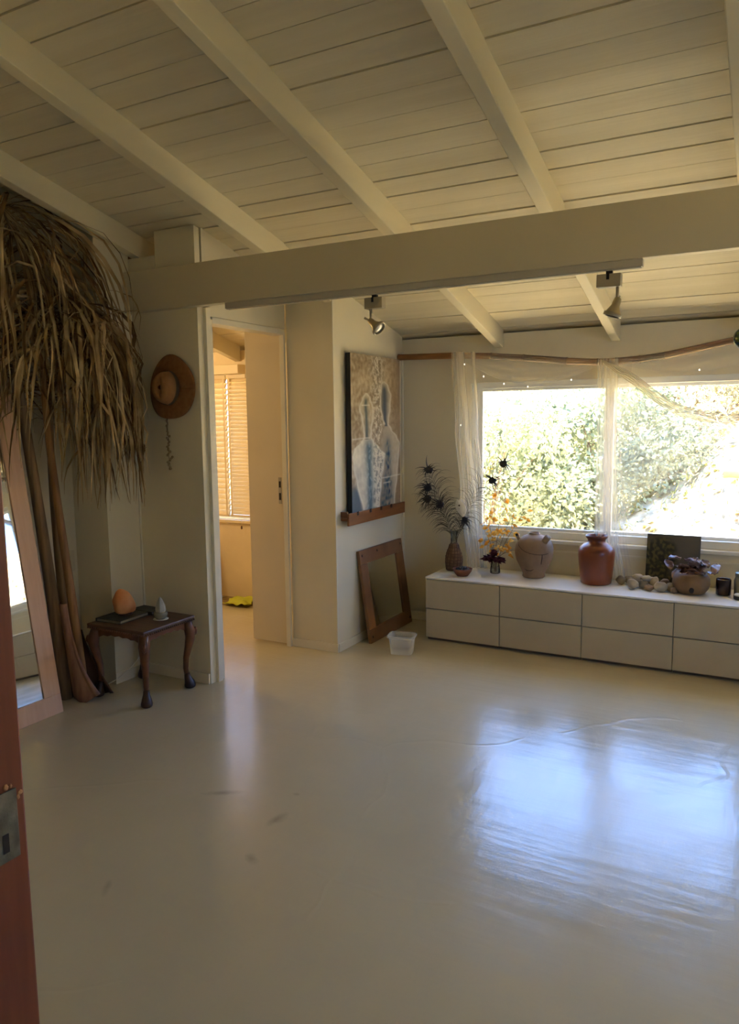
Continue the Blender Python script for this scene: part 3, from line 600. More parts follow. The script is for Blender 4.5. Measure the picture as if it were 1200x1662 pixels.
def art(u, v):
    u += .012 * noise.noise(Vector((u * 9, v * 14, 21)))
    n1 = noise.noise(Vector((u * 5, v * 9, 1))); n2 = noise.noise(Vector((u * 22, v * 34, 3))); n3 = noise.noise(Vector((u * 60, v * 90, 7)))
    c = lerp3((.25, .175, .095), (.50, .41, .28), max(0, min(1, .45 + .7 * n1 + .6 * n2 + .25 * n3)))
    c = lerp3(c, (.24, .17, .11), smooth(.75, 1, u) * .7)
    k = math.exp(-((u - .52 - .02 * n1) / .11) ** 2) * (1 - smooth(.5, .62, v))
    n4 = noise.noise(Vector((u * 24, v * 26, 11))); q_ = smooth(-.35, .35, n4 + .7 * n3 + .4 * n2); c = lerp3(c, lerp3((.17, .145, .115), (.72, .67, .56), q_), k * (.45 + .45 * smooth(-.2, .3, n2 + n3)))
    c = lerp3(c, (.55, .47, .33), max(0, n2) * .6 * (1 - smooth(.1, .4, u)))
    blue = (.05, .11, .15); pale = (.70, .66, .54)
    if v > .78: c = lerp3(c, (.09, .13, .165), (1 - smooth(.12, .3, u)) * smooth(.78, .86, v))
    if .155 < v < .985:
        l, r = interp(F2L, v), interp(F2R, v)
        if l < u < r:
            kk = (u - l) / (r - l); b_ = lerp3((.33, .27, .20), (.50, .44, .35), kk + .4 * n2)
            if v < .45: b_ = lerp3(b_, (.025, .055, .09), math.exp(-((kk - .40) / .34) ** 2) * smooth(.16, .21, v) * .97)
            if v > .45: b_ = lerp3(b_, (.045, .10, .14), math.exp(-((u - .73 + .06 * smooth(.8, 1, v)) / (.065 + .1 * smooth(.7, 1, v))) ** 2) * smooth(.47, .6, v) * (.8 + n2))
            c = b_
        e = min(abs(u - r), abs(u - l) if v < .44 else 9)
        c = lerp3(c, (.74, .70, .60), math.exp(-(e / .016) ** 2) * .6)
    if .235 < v:
        l, r = interp(F1L, v), interp(F1R, v)
        if l < u < r:
            kk = (u - l) / (r - l)
            if v < .53:
                b_ = lerp3((.40, .32, .21), (.52, .45, .33), .5 + n2); b_ = lerp3(b_, (.045, .08, .085), math.exp(-((u - .285 - .05 * (v - .3)) / .035) ** 2) * smooth(.25, .29, v) * .95)
            else:
                b_ = lerp3(pale, (.50, .47, .40), .4 + .8 * n1 + .5 * n2)
                if u > .42: b_ = lerp3(b_, (.15, .17, .17) if n2 - n3 > .12 else (.70, .66, .55), .65)
                b_ = lerp3(b_, (.04, .115, .16) if n2 > -.2 else (.13, .22, .27), math.exp(-((u - .335 - .05 * (v - .6)) / .075) ** 2) * smooth(.5, .58, v) * .95)
            c = b_
        e = min(abs(u - l), abs(u - r)); c = lerp3(c, (.76, .73, .63), math.exp(-(e / .018) ** 2) * .6)
    for (v0, ua, ub) in ((.315, .2, .36), (.79, .6, 1.0), (.825, .62, .78), (.525, .02, .35)):
        if ua < u < ub: c = lerp3(c, (.78, .75, .66), math.exp(-((v - v0 + .02 * (u - ua)) / .0035) ** 2) * .7)
    return tuple(max(.01, q) for q in c)
t = thing('painting', 'tall canvas painted with two pale blue-streaked vase-like figures', 'painting', (-2.389, 4.09, .853))
PW, PH = .69, 1.018
obj('canvas_block', MB().box(.012, .045, 0, PW, 0, PH), 'edge', t)
canvas('painted_face', t, 120, 176, lambda u, v: (.0458, .001 + u * (PW - .002), .001 + (1 - v) * (PH - .002)), art, 'canvas')
t = thing('picture_ledge', 'narrow brown wooden ledge carrying the two-figure painting', 'ledge', (-2.389, 4.02, .80))
obj('ledge_board', MB().box(.001, .06, 0, .80, .03, .050), 'ledge', t, bev=.003); obj('front_lip', MB().box(.047, .062, 0, .80, 0, .09 - .012), 'ledge', t, bev=.003)
obj('end_block', MB().box(.001, .046, 0, .02, .051, .088), 'ledge', t, bev=.002)
# little clips along the lip
for yy in (.10, .27, .42, .57): obj('clip', MB().box(.0622, .066, yy, yy + .022, .058, .082), 'knot', t, bev=.001)
t = thing('pine_mirror', 'brown pine-framed mirror leaning against the wall under the painting', 'mirror', (-2.283, 4.215, .0))
ang = math.pi / 2; FW_, FH_ = .625, .615
t.rotation_euler = Matrix.Rotation(ang, 3, 'Z').to_4x4().to_euler(); t.rotation_euler = (Matrix.Rotation(ang, 3, 'Z') @ Matrix.Rotation(-.14, 3, 'X')).to_euler()
# local x along the bottom edge, local -y out of the glass, local z up the frame
fr = .092
obj('frame_rail', MB().box(0, FW_, 0, .022, 0.001, fr), 'pine', t, bev=.003); obj('frame_rail', MB().box(0, FW_, 0, .022, FH_ - fr, FH_), 'pine', t, bev=.003)
obj('frame_stile', MB().box(0, fr, 0, .022, fr, FH_ - fr), 'pine', t, bev=.003); obj('frame_stile', MB().box(FW_ - fr, FW_, 0, .022, fr, FH_ - fr), 'pine', t, bev=.003)
obj('mirror_glass', MB().box(fr - .004, FW_ - fr + .004, .012, .016, fr - .004, FH_ - fr + .004), 'mirror', t)
for (a, b_) in ((.03, .04), (.03, FH_ - .035), (FW_ - .03, FH_ - .035), (FW_ - .03, .04), (.24, FH_ - .03)): obj('peg', MB().blob((a, -.001, b_), .008, .003, .009, .2, 3, a, 8, 5), 'knot', t)
t = thing('plastic_tub', 'clear plastic food tub with a rim standing on the floor', 'tub', (-2.022, 4.135, 0), .25)
def rsq(r, z, n=32, e=.35):
    out = []
    for i in range(n):
        a = 2 * math.pi * i / n; c0, s0 = math.cos(a), math.sin(a); k = (abs(c0) ** (2 / e) + abs(s0) ** (2 / e)) ** (-e / 2); out.append((r * c0 * k, r * s0 * k * .85, z))
    return out
def rings(rs):
    m = MB(); v = [p for r_ in rs for p in r_]; n = len(rs[0]); f = [(j * n + i, j * n + (i + 1) % n, (j + 1) * n + (i + 1) % n, (j + 1) * n + i) for j in range(len(rs) - 1) for i in range(n)]
    return m.add(v, f)
m = rings([rsq(.060, .004), rsq(.066, .003), rsq(.078, .115), rsq(.0765, .115), rsq(.065, .006), rsq(.058, .006)]); m.f += [tuple(range(32))[::-1], tuple(5 * 32 + i for i in range(32))]
obj('tub_body', m, 'tub', t, smooth=True)
obj('rim', rings([rsq(.077, .108), rsq(.087, .108), rsq(.087, .119), rsq(.077, .119), rsq(.077, .108)]), 'tub', t, smooth=False)

# ------------------------------------------------------------------ track spotlights
tag(obj('light_track', MB().box(-2.51, -.489, 3.108, 3.14, 2.026, 2.0545).box(-2.505, -.495, 3.112, 3.12, 2.022, 2.026).box(-2.505, -.495, 3.128, 3.136, 2.022, 2.026), 'track', bev=.001), 'long grey-beige light track under the crossbeam', 'track')
def spot(label, x, zj, aim):
    t = thing('spotlight', label, 'spotlight', (x, 3.124, 2.0215), group='spotlights on the ceiling track')
    obj('adapter', MB().box(-.012, .012, -.008, .008, -.012, 0), 'dark', t)
    bx_ = obj('transformer_box', MB().box(-.046, .046, -.02, .02, -.062, -.012), 'metal', t, bev=.003); obj('lever', MB().box(-.008, .003, -.0215, -.0201, -.034, -.0125), 'dark', bx_)
    sx_ = zj; obj('stem', MB().tube([(sx_, 0, -.0625), (sx_ * 1.0, 0, -.112)], .0062, 8), 'metal', t, smooth=True)
    a = Vector(aim).normalized(); q = a.to_track_quat('Z', 'Y').to_matrix().to_4x4(); J = Matrix.Translation((sx_, 0, -.116)) @ q
    hd = obj('lamp_head', MB().lathe([(.006, -.014), (.013, -.010), (.016, .005), (.017, .02), (.024, .034), (.032, .05), (.033, .052), (.031, .052), (.022, .036), (.010, .03)], 18, mx=J), 'brass', t, smooth=True)
    obj('bezel', MB().lathe([(.031, .047), (.035, .047), (.036, .060), (.033, .062), (.030, .060)], 18, mx=J, cap=False), 'metal', hd, smooth=True)
    obj('lamp_lens', MB().lathe([(.0295, .0535), (.015, .056), (.002, .057)], 18, mx=J), 'lens', hd, smooth=True)
    obj('tilt_knob', MB().tube([J @ Vector((0, 0, -.01)), J @ Vector((-.028, 0, -.020))], [.004, .006], 8), 'metal', t, smooth=True)
spot('left track spotlight aimed down to the right, above the pier', -1.655, -.022, (.75, -.05, -.62))
spot('right track spotlight pointing down, near the track end', -.614, .032, (-.30, -.05, -.95))
bl = thing('mosaic_ball', 'blue-green mosaic ball hanging at the right edge', 'ornament', (-.127, 3.15, 1.738))
obj('ball', MB().lathe([(.0005, -.0405)] + [(.0405 * math.sin(math.pi * i / 16), -.0405 * math.cos(math.pi * i / 16)) for i in range(1, 16)] + [(.0005, .0405)], 24), 'ball', bl, smooth=True)
obj('string', MB().tube([(0, 0, .04), (0, -.015, .318)], .0012, 5), 'twig', bl)

# ------------------------------------------------------------------ bamboo pole and net curtain
pp = [(-2.385, 4.85, 1.893), (-1.954, 4.85, 1.884), (-1.70, 4.85, 1.868), (-1.483, 4.85, 1.846), (-1.2, 4.85, 1.812), (-1.013, 4.85, 1.797), (-.902, 4.85, 1.796), (-.76, 4.85, 1.803), (-.619, 4.85, 1.818), (-.242, 4.85, 1.885), (.075, 4.85, 1.95), (.4, 4.85, 1.98)]
bt = thing('bamboo_pole', 'bent bamboo pole along the top of the window carrying the net', 'curtain pole', (0, 0, 0))
for i in range(len(pp) - 1):
    a, b_ = Vector(pp[i]), Vector(pp[i + 1])
    r_ = .021 if i % 3 else .022
    obj('bamboo_segment', MB().tube([a, a.lerp(b_, .04), a.lerp(b_, .5), a.lerp(b_, .96), b_], [r_ * 1.12, r_, r_ * .97, r_, r_ * 1.12], 12), 'bamboo' if i in (0, 1, 4, 8) else 'bambood', bt, smooth=True)
for (x, z) in ((-2.36, 1.893), (.38, 1.98)): obj('bracket', MB().box(x - .012, x + .012, 4.85, YB - .001, z - .008, z + .008), 'metal', bt)
ct = thing('net_curtain', 'sheer white net draped in swags from the bamboo pole', 'curtain', (0, 4.80, 0))
def poleZ(x):
    for a, b_ in zip(pp, pp[1:]):
        if x <= b_[0]: return a[2] + (b_[2] - a[2]) * (x - a[0]) / (b_[0] - a[0])
    return pp[-1][2]
def hang(name, L, Rr, n, amp, nu, nv, m, y0=0):
    def fn(u, v):
        z = L[0][1] + (L[-1][1] - L[0][1]) * v
        xl = interp([(-q[1], q[0]) for q in L], -z); xr = interp([(-q[1], q[0]) for q in Rr], -z)
        return (xl + (xr - xl) * (u + .025 * math.sin(9 * u + 3 * v)), y0 + amp * math.sin(u * n * 2 * math.pi + 1.5 * math.sin(2.5 * v + u * 4)) * (.6 + .4 * v) + .008 * math.sin(v * 6), z)
    return obj(name, MB().grid(nu, nv, fn), m, ct, smooth=True)
hang('left_panel', [(-1.945, 1.90), (-1.925, 1.375), (-1.885, .955), (-1.835, .45)], [(-1.79, 1.90), (-1.765, 1.40), (-1.715, .96), (-1.70, .45)], 3, .014, 61, 40, 'netd')
hang('left_panel', [(-1.955, 1.90), (-1.935, 1.375), (-1.89, .955), (-1.84, .45)], [(-1.87, 1.90), (-1.84, 1.40), (-1.81, .96), (-1.76, .45)], 2, .010, 49, 30, 'netd', -.03)
hang('centre_panel', [(-1.0, 1.81), (-1.003, 1.37), (-1.0, .72), (-.985, .45)], [(-.875, 1.81), (-.875, 1.37), (-.842, .73), (-.80, .45)], 3, .013, 73, 40, 'netd')
hang('centre_panel', [(-.94, 1.81), (-.95, 1.37), (-.93, .72), (-.91, .45)], [(-.80, 1.81), (-.85, 1.37), (-.80, .73), (-.76, .45)], 2, .010, 49, 30, 'net', .02)
def swag(name, xa, xb, low, m, amp, folds, za=None, zb=None, y0=-.01):
    def fn(u, v):
        x = xa + (xb - xa) * u; top = poleZ(x) + .012; bot = (poleZ(xa) if za is None else za) * (1 - u) + (poleZ(xb) if zb is None else zb) * u - low * 4 * u * (1 - u)
        return (x, y0 + amp * math.sin(v * folds * 2 * math.pi) * math.sin(math.pi * u) - .02 * math.sin(math.pi * u) * v, top + (bot - top) * v)
    return obj(name, MB().grid(50, 34, fn), m, ct, smooth=True)
swag('top_swag', -1.93, -.95, .165, 'net', .012, 3)
swag('top_swag', -.93, .30, .16, 'net', .010, 2)
S = [(-.975, 1.80), (-.88, 1.745), (-.783, 1.688), (-.657, 1.592), (-.534, 1.512), (-.367, 1.464), (-.206, 1.452), (.0, 1.49), (.2, 1.60), (.36, 1.75), (.42, 1.95)]
def along(tab, k):
    k *= len(tab) - 1; a = min(int(k), len(tab) - 2); f = k - a
    p0, p1, p2, p3 = [tab[max(0, min(len(tab) - 1, a + j))] for j in (-1, 0, 1, 2)]
    return [.5 * (2 * p1[c] + (p2[c] - p0[c]) * f + (2 * p0[c] - 5 * p1[c] + 4 * p2[c] - p3[c]) * f * f + (3 * p1[c] - p0[c] - 3 * p2[c] + p3[c]) * f ** 3) for c in (0, 1)]
def cordsheet(u, v):
    p = along(S, u); wd = .035 + .05 * math.sin(math.pi * min(1, u * 1.3))
    return (p[0] + .03 * (v - .5) * (1 - u), -.02 + .014 * math.sin(v * 5 * 2 * math.pi + .6 * math.sin(u * 7)), p[1] + wd * (.35 - v) + .008 * math.sin(9 * u + 3 * v))
obj('gathered_swag', MB().grid(70, 41, cordsheet), 'netg', ct, smooth=True)
HEM = [(-.985, .70), (-.86, .80), (-.69, 1.015), (-.447, 1.13), (-.2, 1.31), (.05, 1.40), (.3, 1.55)]
def veil(u, v):
    a = along(S, .03 + u * .82); b_ = along(HEM, u)
    return (a[0] + (b_[0] - a[0]) * v, .012 + .012 * math.sin(v * 9 + u * 7) + .006 * math.sin(u * 40), a[1] + (b_[1] - a[1]) * v)
obj('veil', MB().grid(60, 40, veil), 'veil', ct, smooth=True)
for (x, z, lb) in ((-1.856, 1.816, 'at the top left corner, just under the pole'), (-1.722, 1.732, 'above the left window corner'), (-1.583, 1.68, 'on the window head, second of the falling row'), (-1.425, 1.656, 'on the window head, last of the falling row'), (-1.881, 1.416, 'halfway down the left panel'), (-.42, 1.72, 'under the pole above the right pane'), (-1.15, 1.69, 'on the window head near the middle panel')):
    tag(obj('fairy_light', MB().blob((x, 4.762, z), .0045, .0045, .006, .0, 1, 0, 8, 6), 'fairy', smooth=True), 'tiny pale bulb in the net ' + lb, 'light', 'tiny bulbs caught in the net curtain')

# ------------------------------------------------------------------ things on the worktop
WT = .4275
t = thing('wicker_vase', 'slim wicker-covered glass vase holding peacock feathers', 'vase', (-1.925, 4.755, WT))
obj('glass_neck', MB().lathe([(.024, .17), (.022, .20), (.024, .24), (.036, .272), (.0365, .274), (.034, .272), (.0215, .24), (.0195, .20)], 24, cap=False), 'vglass', t, smooth=True)
wk = obj('wicker_body', MB().lathe([(.050, 0), (.054, .01), (.058, .06), (.056, .10), (.045, .135), (.032, .158), (.028, .185), (.026, .187), (.02, .185)], 28), 'wicker', t, smooth=True)
m = MB()
def rw(z): return interp([(0, .053), (.06, .0595), (.10, .0575), (.135, .0465), (.16, .0335), (.19, .029)], z)
for j in range(8):
    z = .012 + j * .021; r_ = rw(z)
    m.tube([(r_ * math.cos(a / 24 * 2 * math.pi), r_ * math.sin(a / 24 * 2 * math.pi), z + .002 * math.sin(a * math.pi / 2)) for a in range(25)], .0024, 5)
for j in range(14):
    a = j / 14 * 2 * math.pi; m.tube([(rw(z) * math.cos(a + z * 2), rw(z) * math.sin(a + z * 2), z) for z in (.004, .03, .06, .09, .12, .15, .178)], .0024, 5)
obj('wicker_weave', m, 'twig', wk, smooth=True)['kind'] = 'stuff'
for (n_, tip, bow, lb) in ((1, (-2.103, 4.72, 1.125), (-.05, 0, .12), 'peacock feather with the highest eye at the left of the vase'), (2, (-2.108, 4.70, .998), (-.03, 0, .12), 'second peacock feather from the top on the left of the vase'), (3, (-2.131, 4.74, .912), (-.01, 0, .12), 'lowest peacock feather far left of the vase'),
                      (4, (-2.015, 4.69, .887), (-.02, -.02, .10), 'peacock feather with its eye nearest above the vase on the left'), (5, (-1.565, 4.74, 1.168), (0, 0, .15), 'peacock feather with the highest eye in front of the window pane'), (6, (-1.627, 4.70, 1.062), (.02, 0, .12), 'lower peacock feather in front of the window pane'), (7, (-1.815, 4.68, .775), (.02, 0, .14), 'short dark peacock feather drooping over the vase rim')):
    rr = random.Random(n_); b0 = Vector((-1.925 + rr.uniform(-.012, .012), 4.755 + rr.uniform(-.01, .01), WT + .18)); tipv = Vector(tip)
    mid = b0.lerp(tipv, .5) + Vector(bow)
    t = thing('peacock_feather', lb, 'feather', b0, group='peacock feathers in the wicker vase')
    P_ = [q - b0 for q in bez([b0, b0.lerp(mid, .5) + Vector((0, 0, .05)), mid + Vector((0, 0, .05)), tipv], 26)]
    obj('shaft', MB().tube(P_, [.0016 - .0009 * i / 25 for i in range(26)], 5), 'shaft', t)
    m = MB(); ln = (tipv - b0).length
    for i in range(4, 25):
        tg = (P_[min(i + 1, 25)] - P_[i - 1]).normalized()
        for s in (-1, 1):
            side = tg.cross(Vector((0, 1, 0))).normalized() * s; Lb = (.13 + rr.uniform(-.03, .04)) * (.55 + .6 * math.sin(math.pi * i / 27)) * (1 if n_ != 7 else .5)
            p0 = P_[i].lerp(P_[i - 1], rr.random()); d = (tg * .95 + side * .45 + Vector((0, rr.uniform(-.3, .3), .15))).normalized(); q = [p0]
            for k in range(1, 8):
                d = (d + side * .16 + Vector((0, rr.uniform(-.05, .05), -.05 - .055 * k))).normalized(); q.append(q[-1] + d * Lb / 7)
            m.tube(q, [.0013, .0015, .0016, .0016, .0014, .0011, .0008, .0004], 3, cap=False)
    obj('barbs', m, 'feather', t, kind='stuff')
    tg = (P_[25] - P_[22]).normalized(); sz = (.030 if n_ < 5 else .026)
    obj('eye', MB().blob(P_[25] - tg * .012, sz, .009, sz * .85, .4, 1.8, n_, 16, 10), 'feye', t, smooth=True); m = MB()
    for k in range(9):
        a = -1.9 + 3.8 * k / 8 + rr.uniform(-.12, .12); e1 = tg.cross(Vector((0, 1, 0))).normalized(); d = (tg * math.cos(a) + e1 * math.sin(a) + Vector((0, rr.uniform(-.25, .25), 0))).normalized(); q = [P_[25] - tg * .012 + d * sz * .6]
        cv = rr.choice((-1, 1)) * rr.uniform(.05, .3); Lq = rr.uniform(.007, .014) * (1.3 if abs(a) < .7 else .9)
        for z in range(5): d = (d + e1 * cv + Vector((0, 0, -.16))).normalized(); q.append(q[-1] + d * Lq)
        m.tube(q, [.0042, .0042, .0036, .0026, .0016, .0004], 4, flat=.5)
    obj('fringe', m, 'feye', t, kind='stuff')
t = thing('pale_shell', 'pale bone-like shell with a dark hole tucked among the feathers', 'shell', (-1.832, 4.695, .862))
obj('shell_body', MB().grid(14, 12, lambda u, v: (-.034 + .022 * v + (u - .5) * .075 * math.sin(math.pi * (.12 + .83 * v)) + .012 * v, -.012 * math.cos((u - .5) * 3), .058 - .115 * v + .005 * math.sin(u * 9))), 'bone', t, smooth=True, solid=.004)
obj('hole', MB().blob((-.026, -.016, .022), .006, .003, .006, 0, 1, 0, 10, 6), 'dark', t)
obj('stick', MB().tube([(.01, .004, -.05), (-.03, .03, -.13), (-.085, .06, -.255)], .002, 5), 'twig', t)
t = thing('terracotta_bowl', 'little terracotta bowl filled with dark berries', 'bowl', (-1.802, 4.60, WT))
obj('bowl', MB().lathe([(.036, 0), (.040, .004), (.060, .03), (.066, .048), (.0645, .050), (.058, .045), (.04, .022), (.01, .018)], 32), 'terram', t, smooth=True)
k = 0
for (q, n, z) in ((.036, 11, .042), (.018, 6, .052), (0, 1, .056)):
    for i in range(n):
        a = 2 * math.pi * i / n + q * 40; k += 1
        o = obj('berry', MB().blob((0, 0, 0), .0105, .0105, .0095, .1, 2, k, 10, 7), 'berry', smooth=True); o.location = (-1.802 + q * math.cos(a) * 1.05, 4.60 + q * math.sin(a) * 1.05, WT + z)
        tag(o, 'shiny dark berry in the little terracotta bowl', 'berry', 'dark berries in the terracotta bowl')
t = thing('glass_vase', 'small clear glass holding dark flowers and orange autumn stems', 'vase', (-1.635, 4.77, WT))
obj('glass', MB().lathe([(.028, .0), (.034, .003), (.034, .02), (.027, .07), (.030, .10), (.0285, .10), (.0255, .07), (.032, .02), (.03, .008), (.002, .007)], 24), 'clearglass', t, smooth=True)
def stem(label, tip, n, seed):
    rr = random.Random(seed); b0 = Vector((-1.635 + rr.uniform(-.01, .01), 4.77 + rr.uniform(-.01, .01), WT + .012)); T = Vector(tip)
    t = thing('autumn_stem', label, 'stem', b0, group='orange autumn stems in the small glass')
    P_ = [q - b0 for q in bez([b0, b0 + Vector((rr.uniform(-.005, .005), 0, .12)), b0.lerp(T, .6) + Vector((0, 0, .04)), T], 20)]
    m = MB().tube(P_, [.0022 - .0014 * i / 19 for i in range(20)], 5); lv = []
    for i in range(n):
        k = 8 + int(11.9 * i / n); p = P_[min(k, 19)]; a = rr.uniform(0, 6.28); d = Vector((math.cos(a), math.sin(a) * .5, rr.uniform(-.2, .7))).normalized(); e = p + d * rr.uniform(.02, .06)
        m.tube([p, p.lerp(e, .5) + Vector((0, 0, .006)), e], .0008, 4)
        for q in range(rr.choice((1, 2, 3))):
            d2 = (d + Vector((rr.gauss(0, .6), rr.gauss(0, .4), rr.gauss(0, .4)))).normalized(); lv.append((e, d2))
    obj('twig', m, 'twig', t)
    for e, d2 in lv: obj('leaf', MB().leaf(e, d2, Vector((rr.gauss(0, 1), rr.gauss(0, .3), rr.gauss(0, 1))), rr.uniform(.030, .048), rr.uniform(.010, .017), .2, .25), 'orange', t)
stem('tallest orange autumn stem in the small glass, in front of the pane', (-1.575, 4.74, .975), 12, 21); stem('orange autumn stem leaning right, towards the clay jug', (-1.43, 4.74, .86), 12, 22)
stem('orange autumn stem leaning left, towards the feathers', (-1.72, 4.73, .76), 10, 23); stem('short low orange autumn stem over the dark flowers', (-1.66, 4.70, .80), 10, 24); stem('orange autumn stem drooping right, beside the clay jug', (-1.50, 4.70, .60), 7, 25); stem('middle orange autumn stem above the small glass', (-1.53, 4.76, .80), 9, 26)
for i, (dx, dy, dz) in enumerate(((-.048, -.035, .098), (-.016, -.055, .11), (.024, -.055, .10), (.050, -.025, .095), (.0, -.03, .14))):
    rr = random.Random(40 + i); c = Vector((-1.635 + dx, 4.77 + dy, WT + dz)); t = thing('dark_flower', ['leftmost dark purple flower in the small glass', 'front left dark purple flower in the small glass', 'front right dark purple flower in the small glass', 'rightmost dark purple flower in the small glass', 'highest dark purple flower in the small glass'][i], 'flower', c, group='dark purple flowers in the small glass')
    obj('flower_stem', MB().tube([(0, 0, 0), (-dx * .4, -dy * .5, -.03), (-dx * .8, -dy * .8, -dz + .03)], .0016, 5), 'twig', t)
    for k in range(11):
        a = k * 2.4; el = -.5 + 1.5 * k / 11; d = Vector((math.cos(a) * math.cos(el), math.sin(a) * math.cos(el), math.sin(el)))
        obj('petal', MB().leaf((0, 0, 0), d, Vector((-math.sin(a), math.cos(a), 0)), rr.uniform(.034, .05), .0165, .1, .5), 'purple', t)
    obj('bud', MB().blob((0, 0, 0), .014, .014, .014, .3, 3, i, 10, 7), 'purple', t, smooth=True)
t = thing('clay_jug', 'cracked beige clay jug with a short spout and ear', 'jug', (-1.370, 4.765, WT))
prof = [(.066, 0), (.072, .006), (.070, .022), (.074, .035), (.092, .07), (.112, .11), (.122, .15), (.124, .18), (.118, .215), (.100, .245), (.072, .268), (.044, .278), (.036, .281), (.035, .292), (.030, .294), (.026, .285), (.02, .26)]
jb = obj('body', MB().lathe(prof, 40), 'clay', t, smooth=True)
def onp(a, z, off=.0):
    r_ = interp([(q[1], q[0]) for q in prof[:12]], z) + off; return Vector((r_ * math.cos(a), r_ * math.sin(a), z))
obj('spout', MB().tube([(.074, -.04, .235), (.092, -.052, .258), (.106, -.062, .276), (.107, -.063, .277), (.103, -.060, .273), (.090, -.052, .258)], [.023, .020, .0205, .015, .014, .012], 16), 'clay', t, smooth=True)
er = obj('ear', MB().tube([(-.086, -.03, .236), (-.098, -.034, .262), (-.101, -.034, .276)], [.012, .010, .016], 12), 'clay', t, smooth=True); obj('ear_hole', MB().blob((-.101, -.048, .279), .0095, .004, .0095, 0, 1, 0, 12, 6), 'crack', er)
ck = [(-2.45, .235), (-2.25, .215), (-2.0, .196), (-1.75, .183), (-1.5, .174), (-1.25, .168), (-1.0, .165), (-.75, .166), (-.5, .17)]
obj('crack', MB().tube([onp(a, z, -.0005) for a, z in ck], .0023, 5), 'crack', t); obj('crack', MB().tube([onp(-.86, z, -.0005) for z in (.166, .145, .125, .11, .098)], [.002, .003, .003, .0025, .001], 5), 'crack', t)
obj('crack', MB().tube([onp(a, z, -.0005) for a, z in ((-2.1, .075), (-1.85, .055), (-1.5, .055), (-1.3, .065))], [.001, .0028, .0025, .001], 5), 'crack', t)
t = thing('terracotta_jar', 'glossy red-brown terracotta jar with a rolled rim', 'jar', (-.968, 4.745, WT))
obj('body', MB().lathe([(.084, 0), (.092, .005), (.097, .04), (.106, .12), (.111, .18), (.110, .205), (.100, .23), (.080, .247), (.060, .256), (.054, .265), (.055, .277), (.067, .290), (.070, .298), (.066, .304), (.058, .302), (.050, .285), (.046, .25)], 44), 'terra', t, smooth=True)
def pic(u, v):
    n1 = noise.noise(Vector((u * 4, v * 5, 2))); n2 = noise.noise(Vector((u * 17, v * 15, 5)))
    c = (.07, .066, .056); c = lerp3(c, (.13, .122, .105), smooth(.2, .9, u) * .8)
    k = 1 - smooth(.42, .62, u + .25 * n1 + .1 * (v - .5)); leafc_ = (.10, .085, .03) if n2 > .1 else ((.012, .012, .008) if n2 < -.12 else (.03, .032, .016))
    return lerp3(c, leafc_, k * smooth(.02, .2, v + .1 * n1))
t = thing('dark_picture', 'dark unframed picture with a leafy corner leaning below the window', 'picture', (-.69, 4.835, WT)); t.rotation_euler = (-.18, 0, 0)
obj('canvas_block', MB().box(0, .305, .001, .018, 0.001, .315), 'edge', t); canvas('painted_face', t, 60, 54, lambda u, v: (.0005 + u * .304, .0005, .0015 + (1 - v) * .313), pic, 'canvas2')
t = thing('gourd_pot', 'squat brown gourd pot heaped with curled dried leaves', 'pot', (-.413, 4.70, WT))
obj('pot_body', MB().lathe([(.05, 0), (.075, .006), (.095, .03), (.104, .06), (.102, .088), (.090, .112), (.074, .124), (.066, .122), (.06, .10)], 36), 'pot', t, smooth=True)
obj('burnt_hole', MB().blob((.012, -.096, .036), .014, .010, .019, .1, 2, 1, 12, 7), 'dark', t)
for i in range(30):
    rr = random.Random(70 + i); a = rr.uniform(0, 6.28); r_ = rr.uniform(.0, .085); p = Vector((-.413 + r_ * math.cos(a) * 1.25 + .01, 4.70 + r_ * math.sin(a) * .8, WT + .112 + rr.uniform(0, .085) * (1.1 - r_ * 7)))
    if i < 4: p = Vector((-.413 + (-.125, .13, -.09, .115)[i], 4.66, WT + (.165, .165, .205, .135)[i]))
    yaw = rr.uniform(0, 6.28); tl = rr.uniform(-.8, .8); q = Matrix.Rotation(yaw, 3, 'Z') @ Matrix.Rotation(tl, 3, 'X'); Lf, Wf, cu = rr.uniform(.06, .095), rr.uniform(.024, .036), rr.uniform(8, 20)
    o = obj('dried_leaf', MB().grid(9, 7, lambda u, v: q @ Vector(((v - .5) * 2 * Wf * math.sin(math.pi * (.03 + .94 * u)) ** .7, (u - .5) * Lf, cu * ((v - .5) * 2 * Wf * .9) ** 2 - 5 * ((u - .5) * Lf) ** 2 + .003 * math.sin(u * 14 + v * 5)))), 'dryleaf', smooth=True, solid=.0015)
    o.location = p; tag(o, ['curled dried leaf sticking out left of the gourd pot', 'curled dried leaf sticking out right of the gourd pot', 'upper left curled dried leaf above the gourd pot', 'lower right curled dried leaf at the gourd rim'][i] if i < 4 else 'curled brown dried leaf heaped on the gourd pot', 'leaf', 'dried leaves on the gourd pot')
obj('fill', MB().lathe([(.064, .10), (.05, .118), (.02, .128), (.002, .13)], 20), 'dryleaf', bpy.data.objects['gourd_pot'], smooth=True)
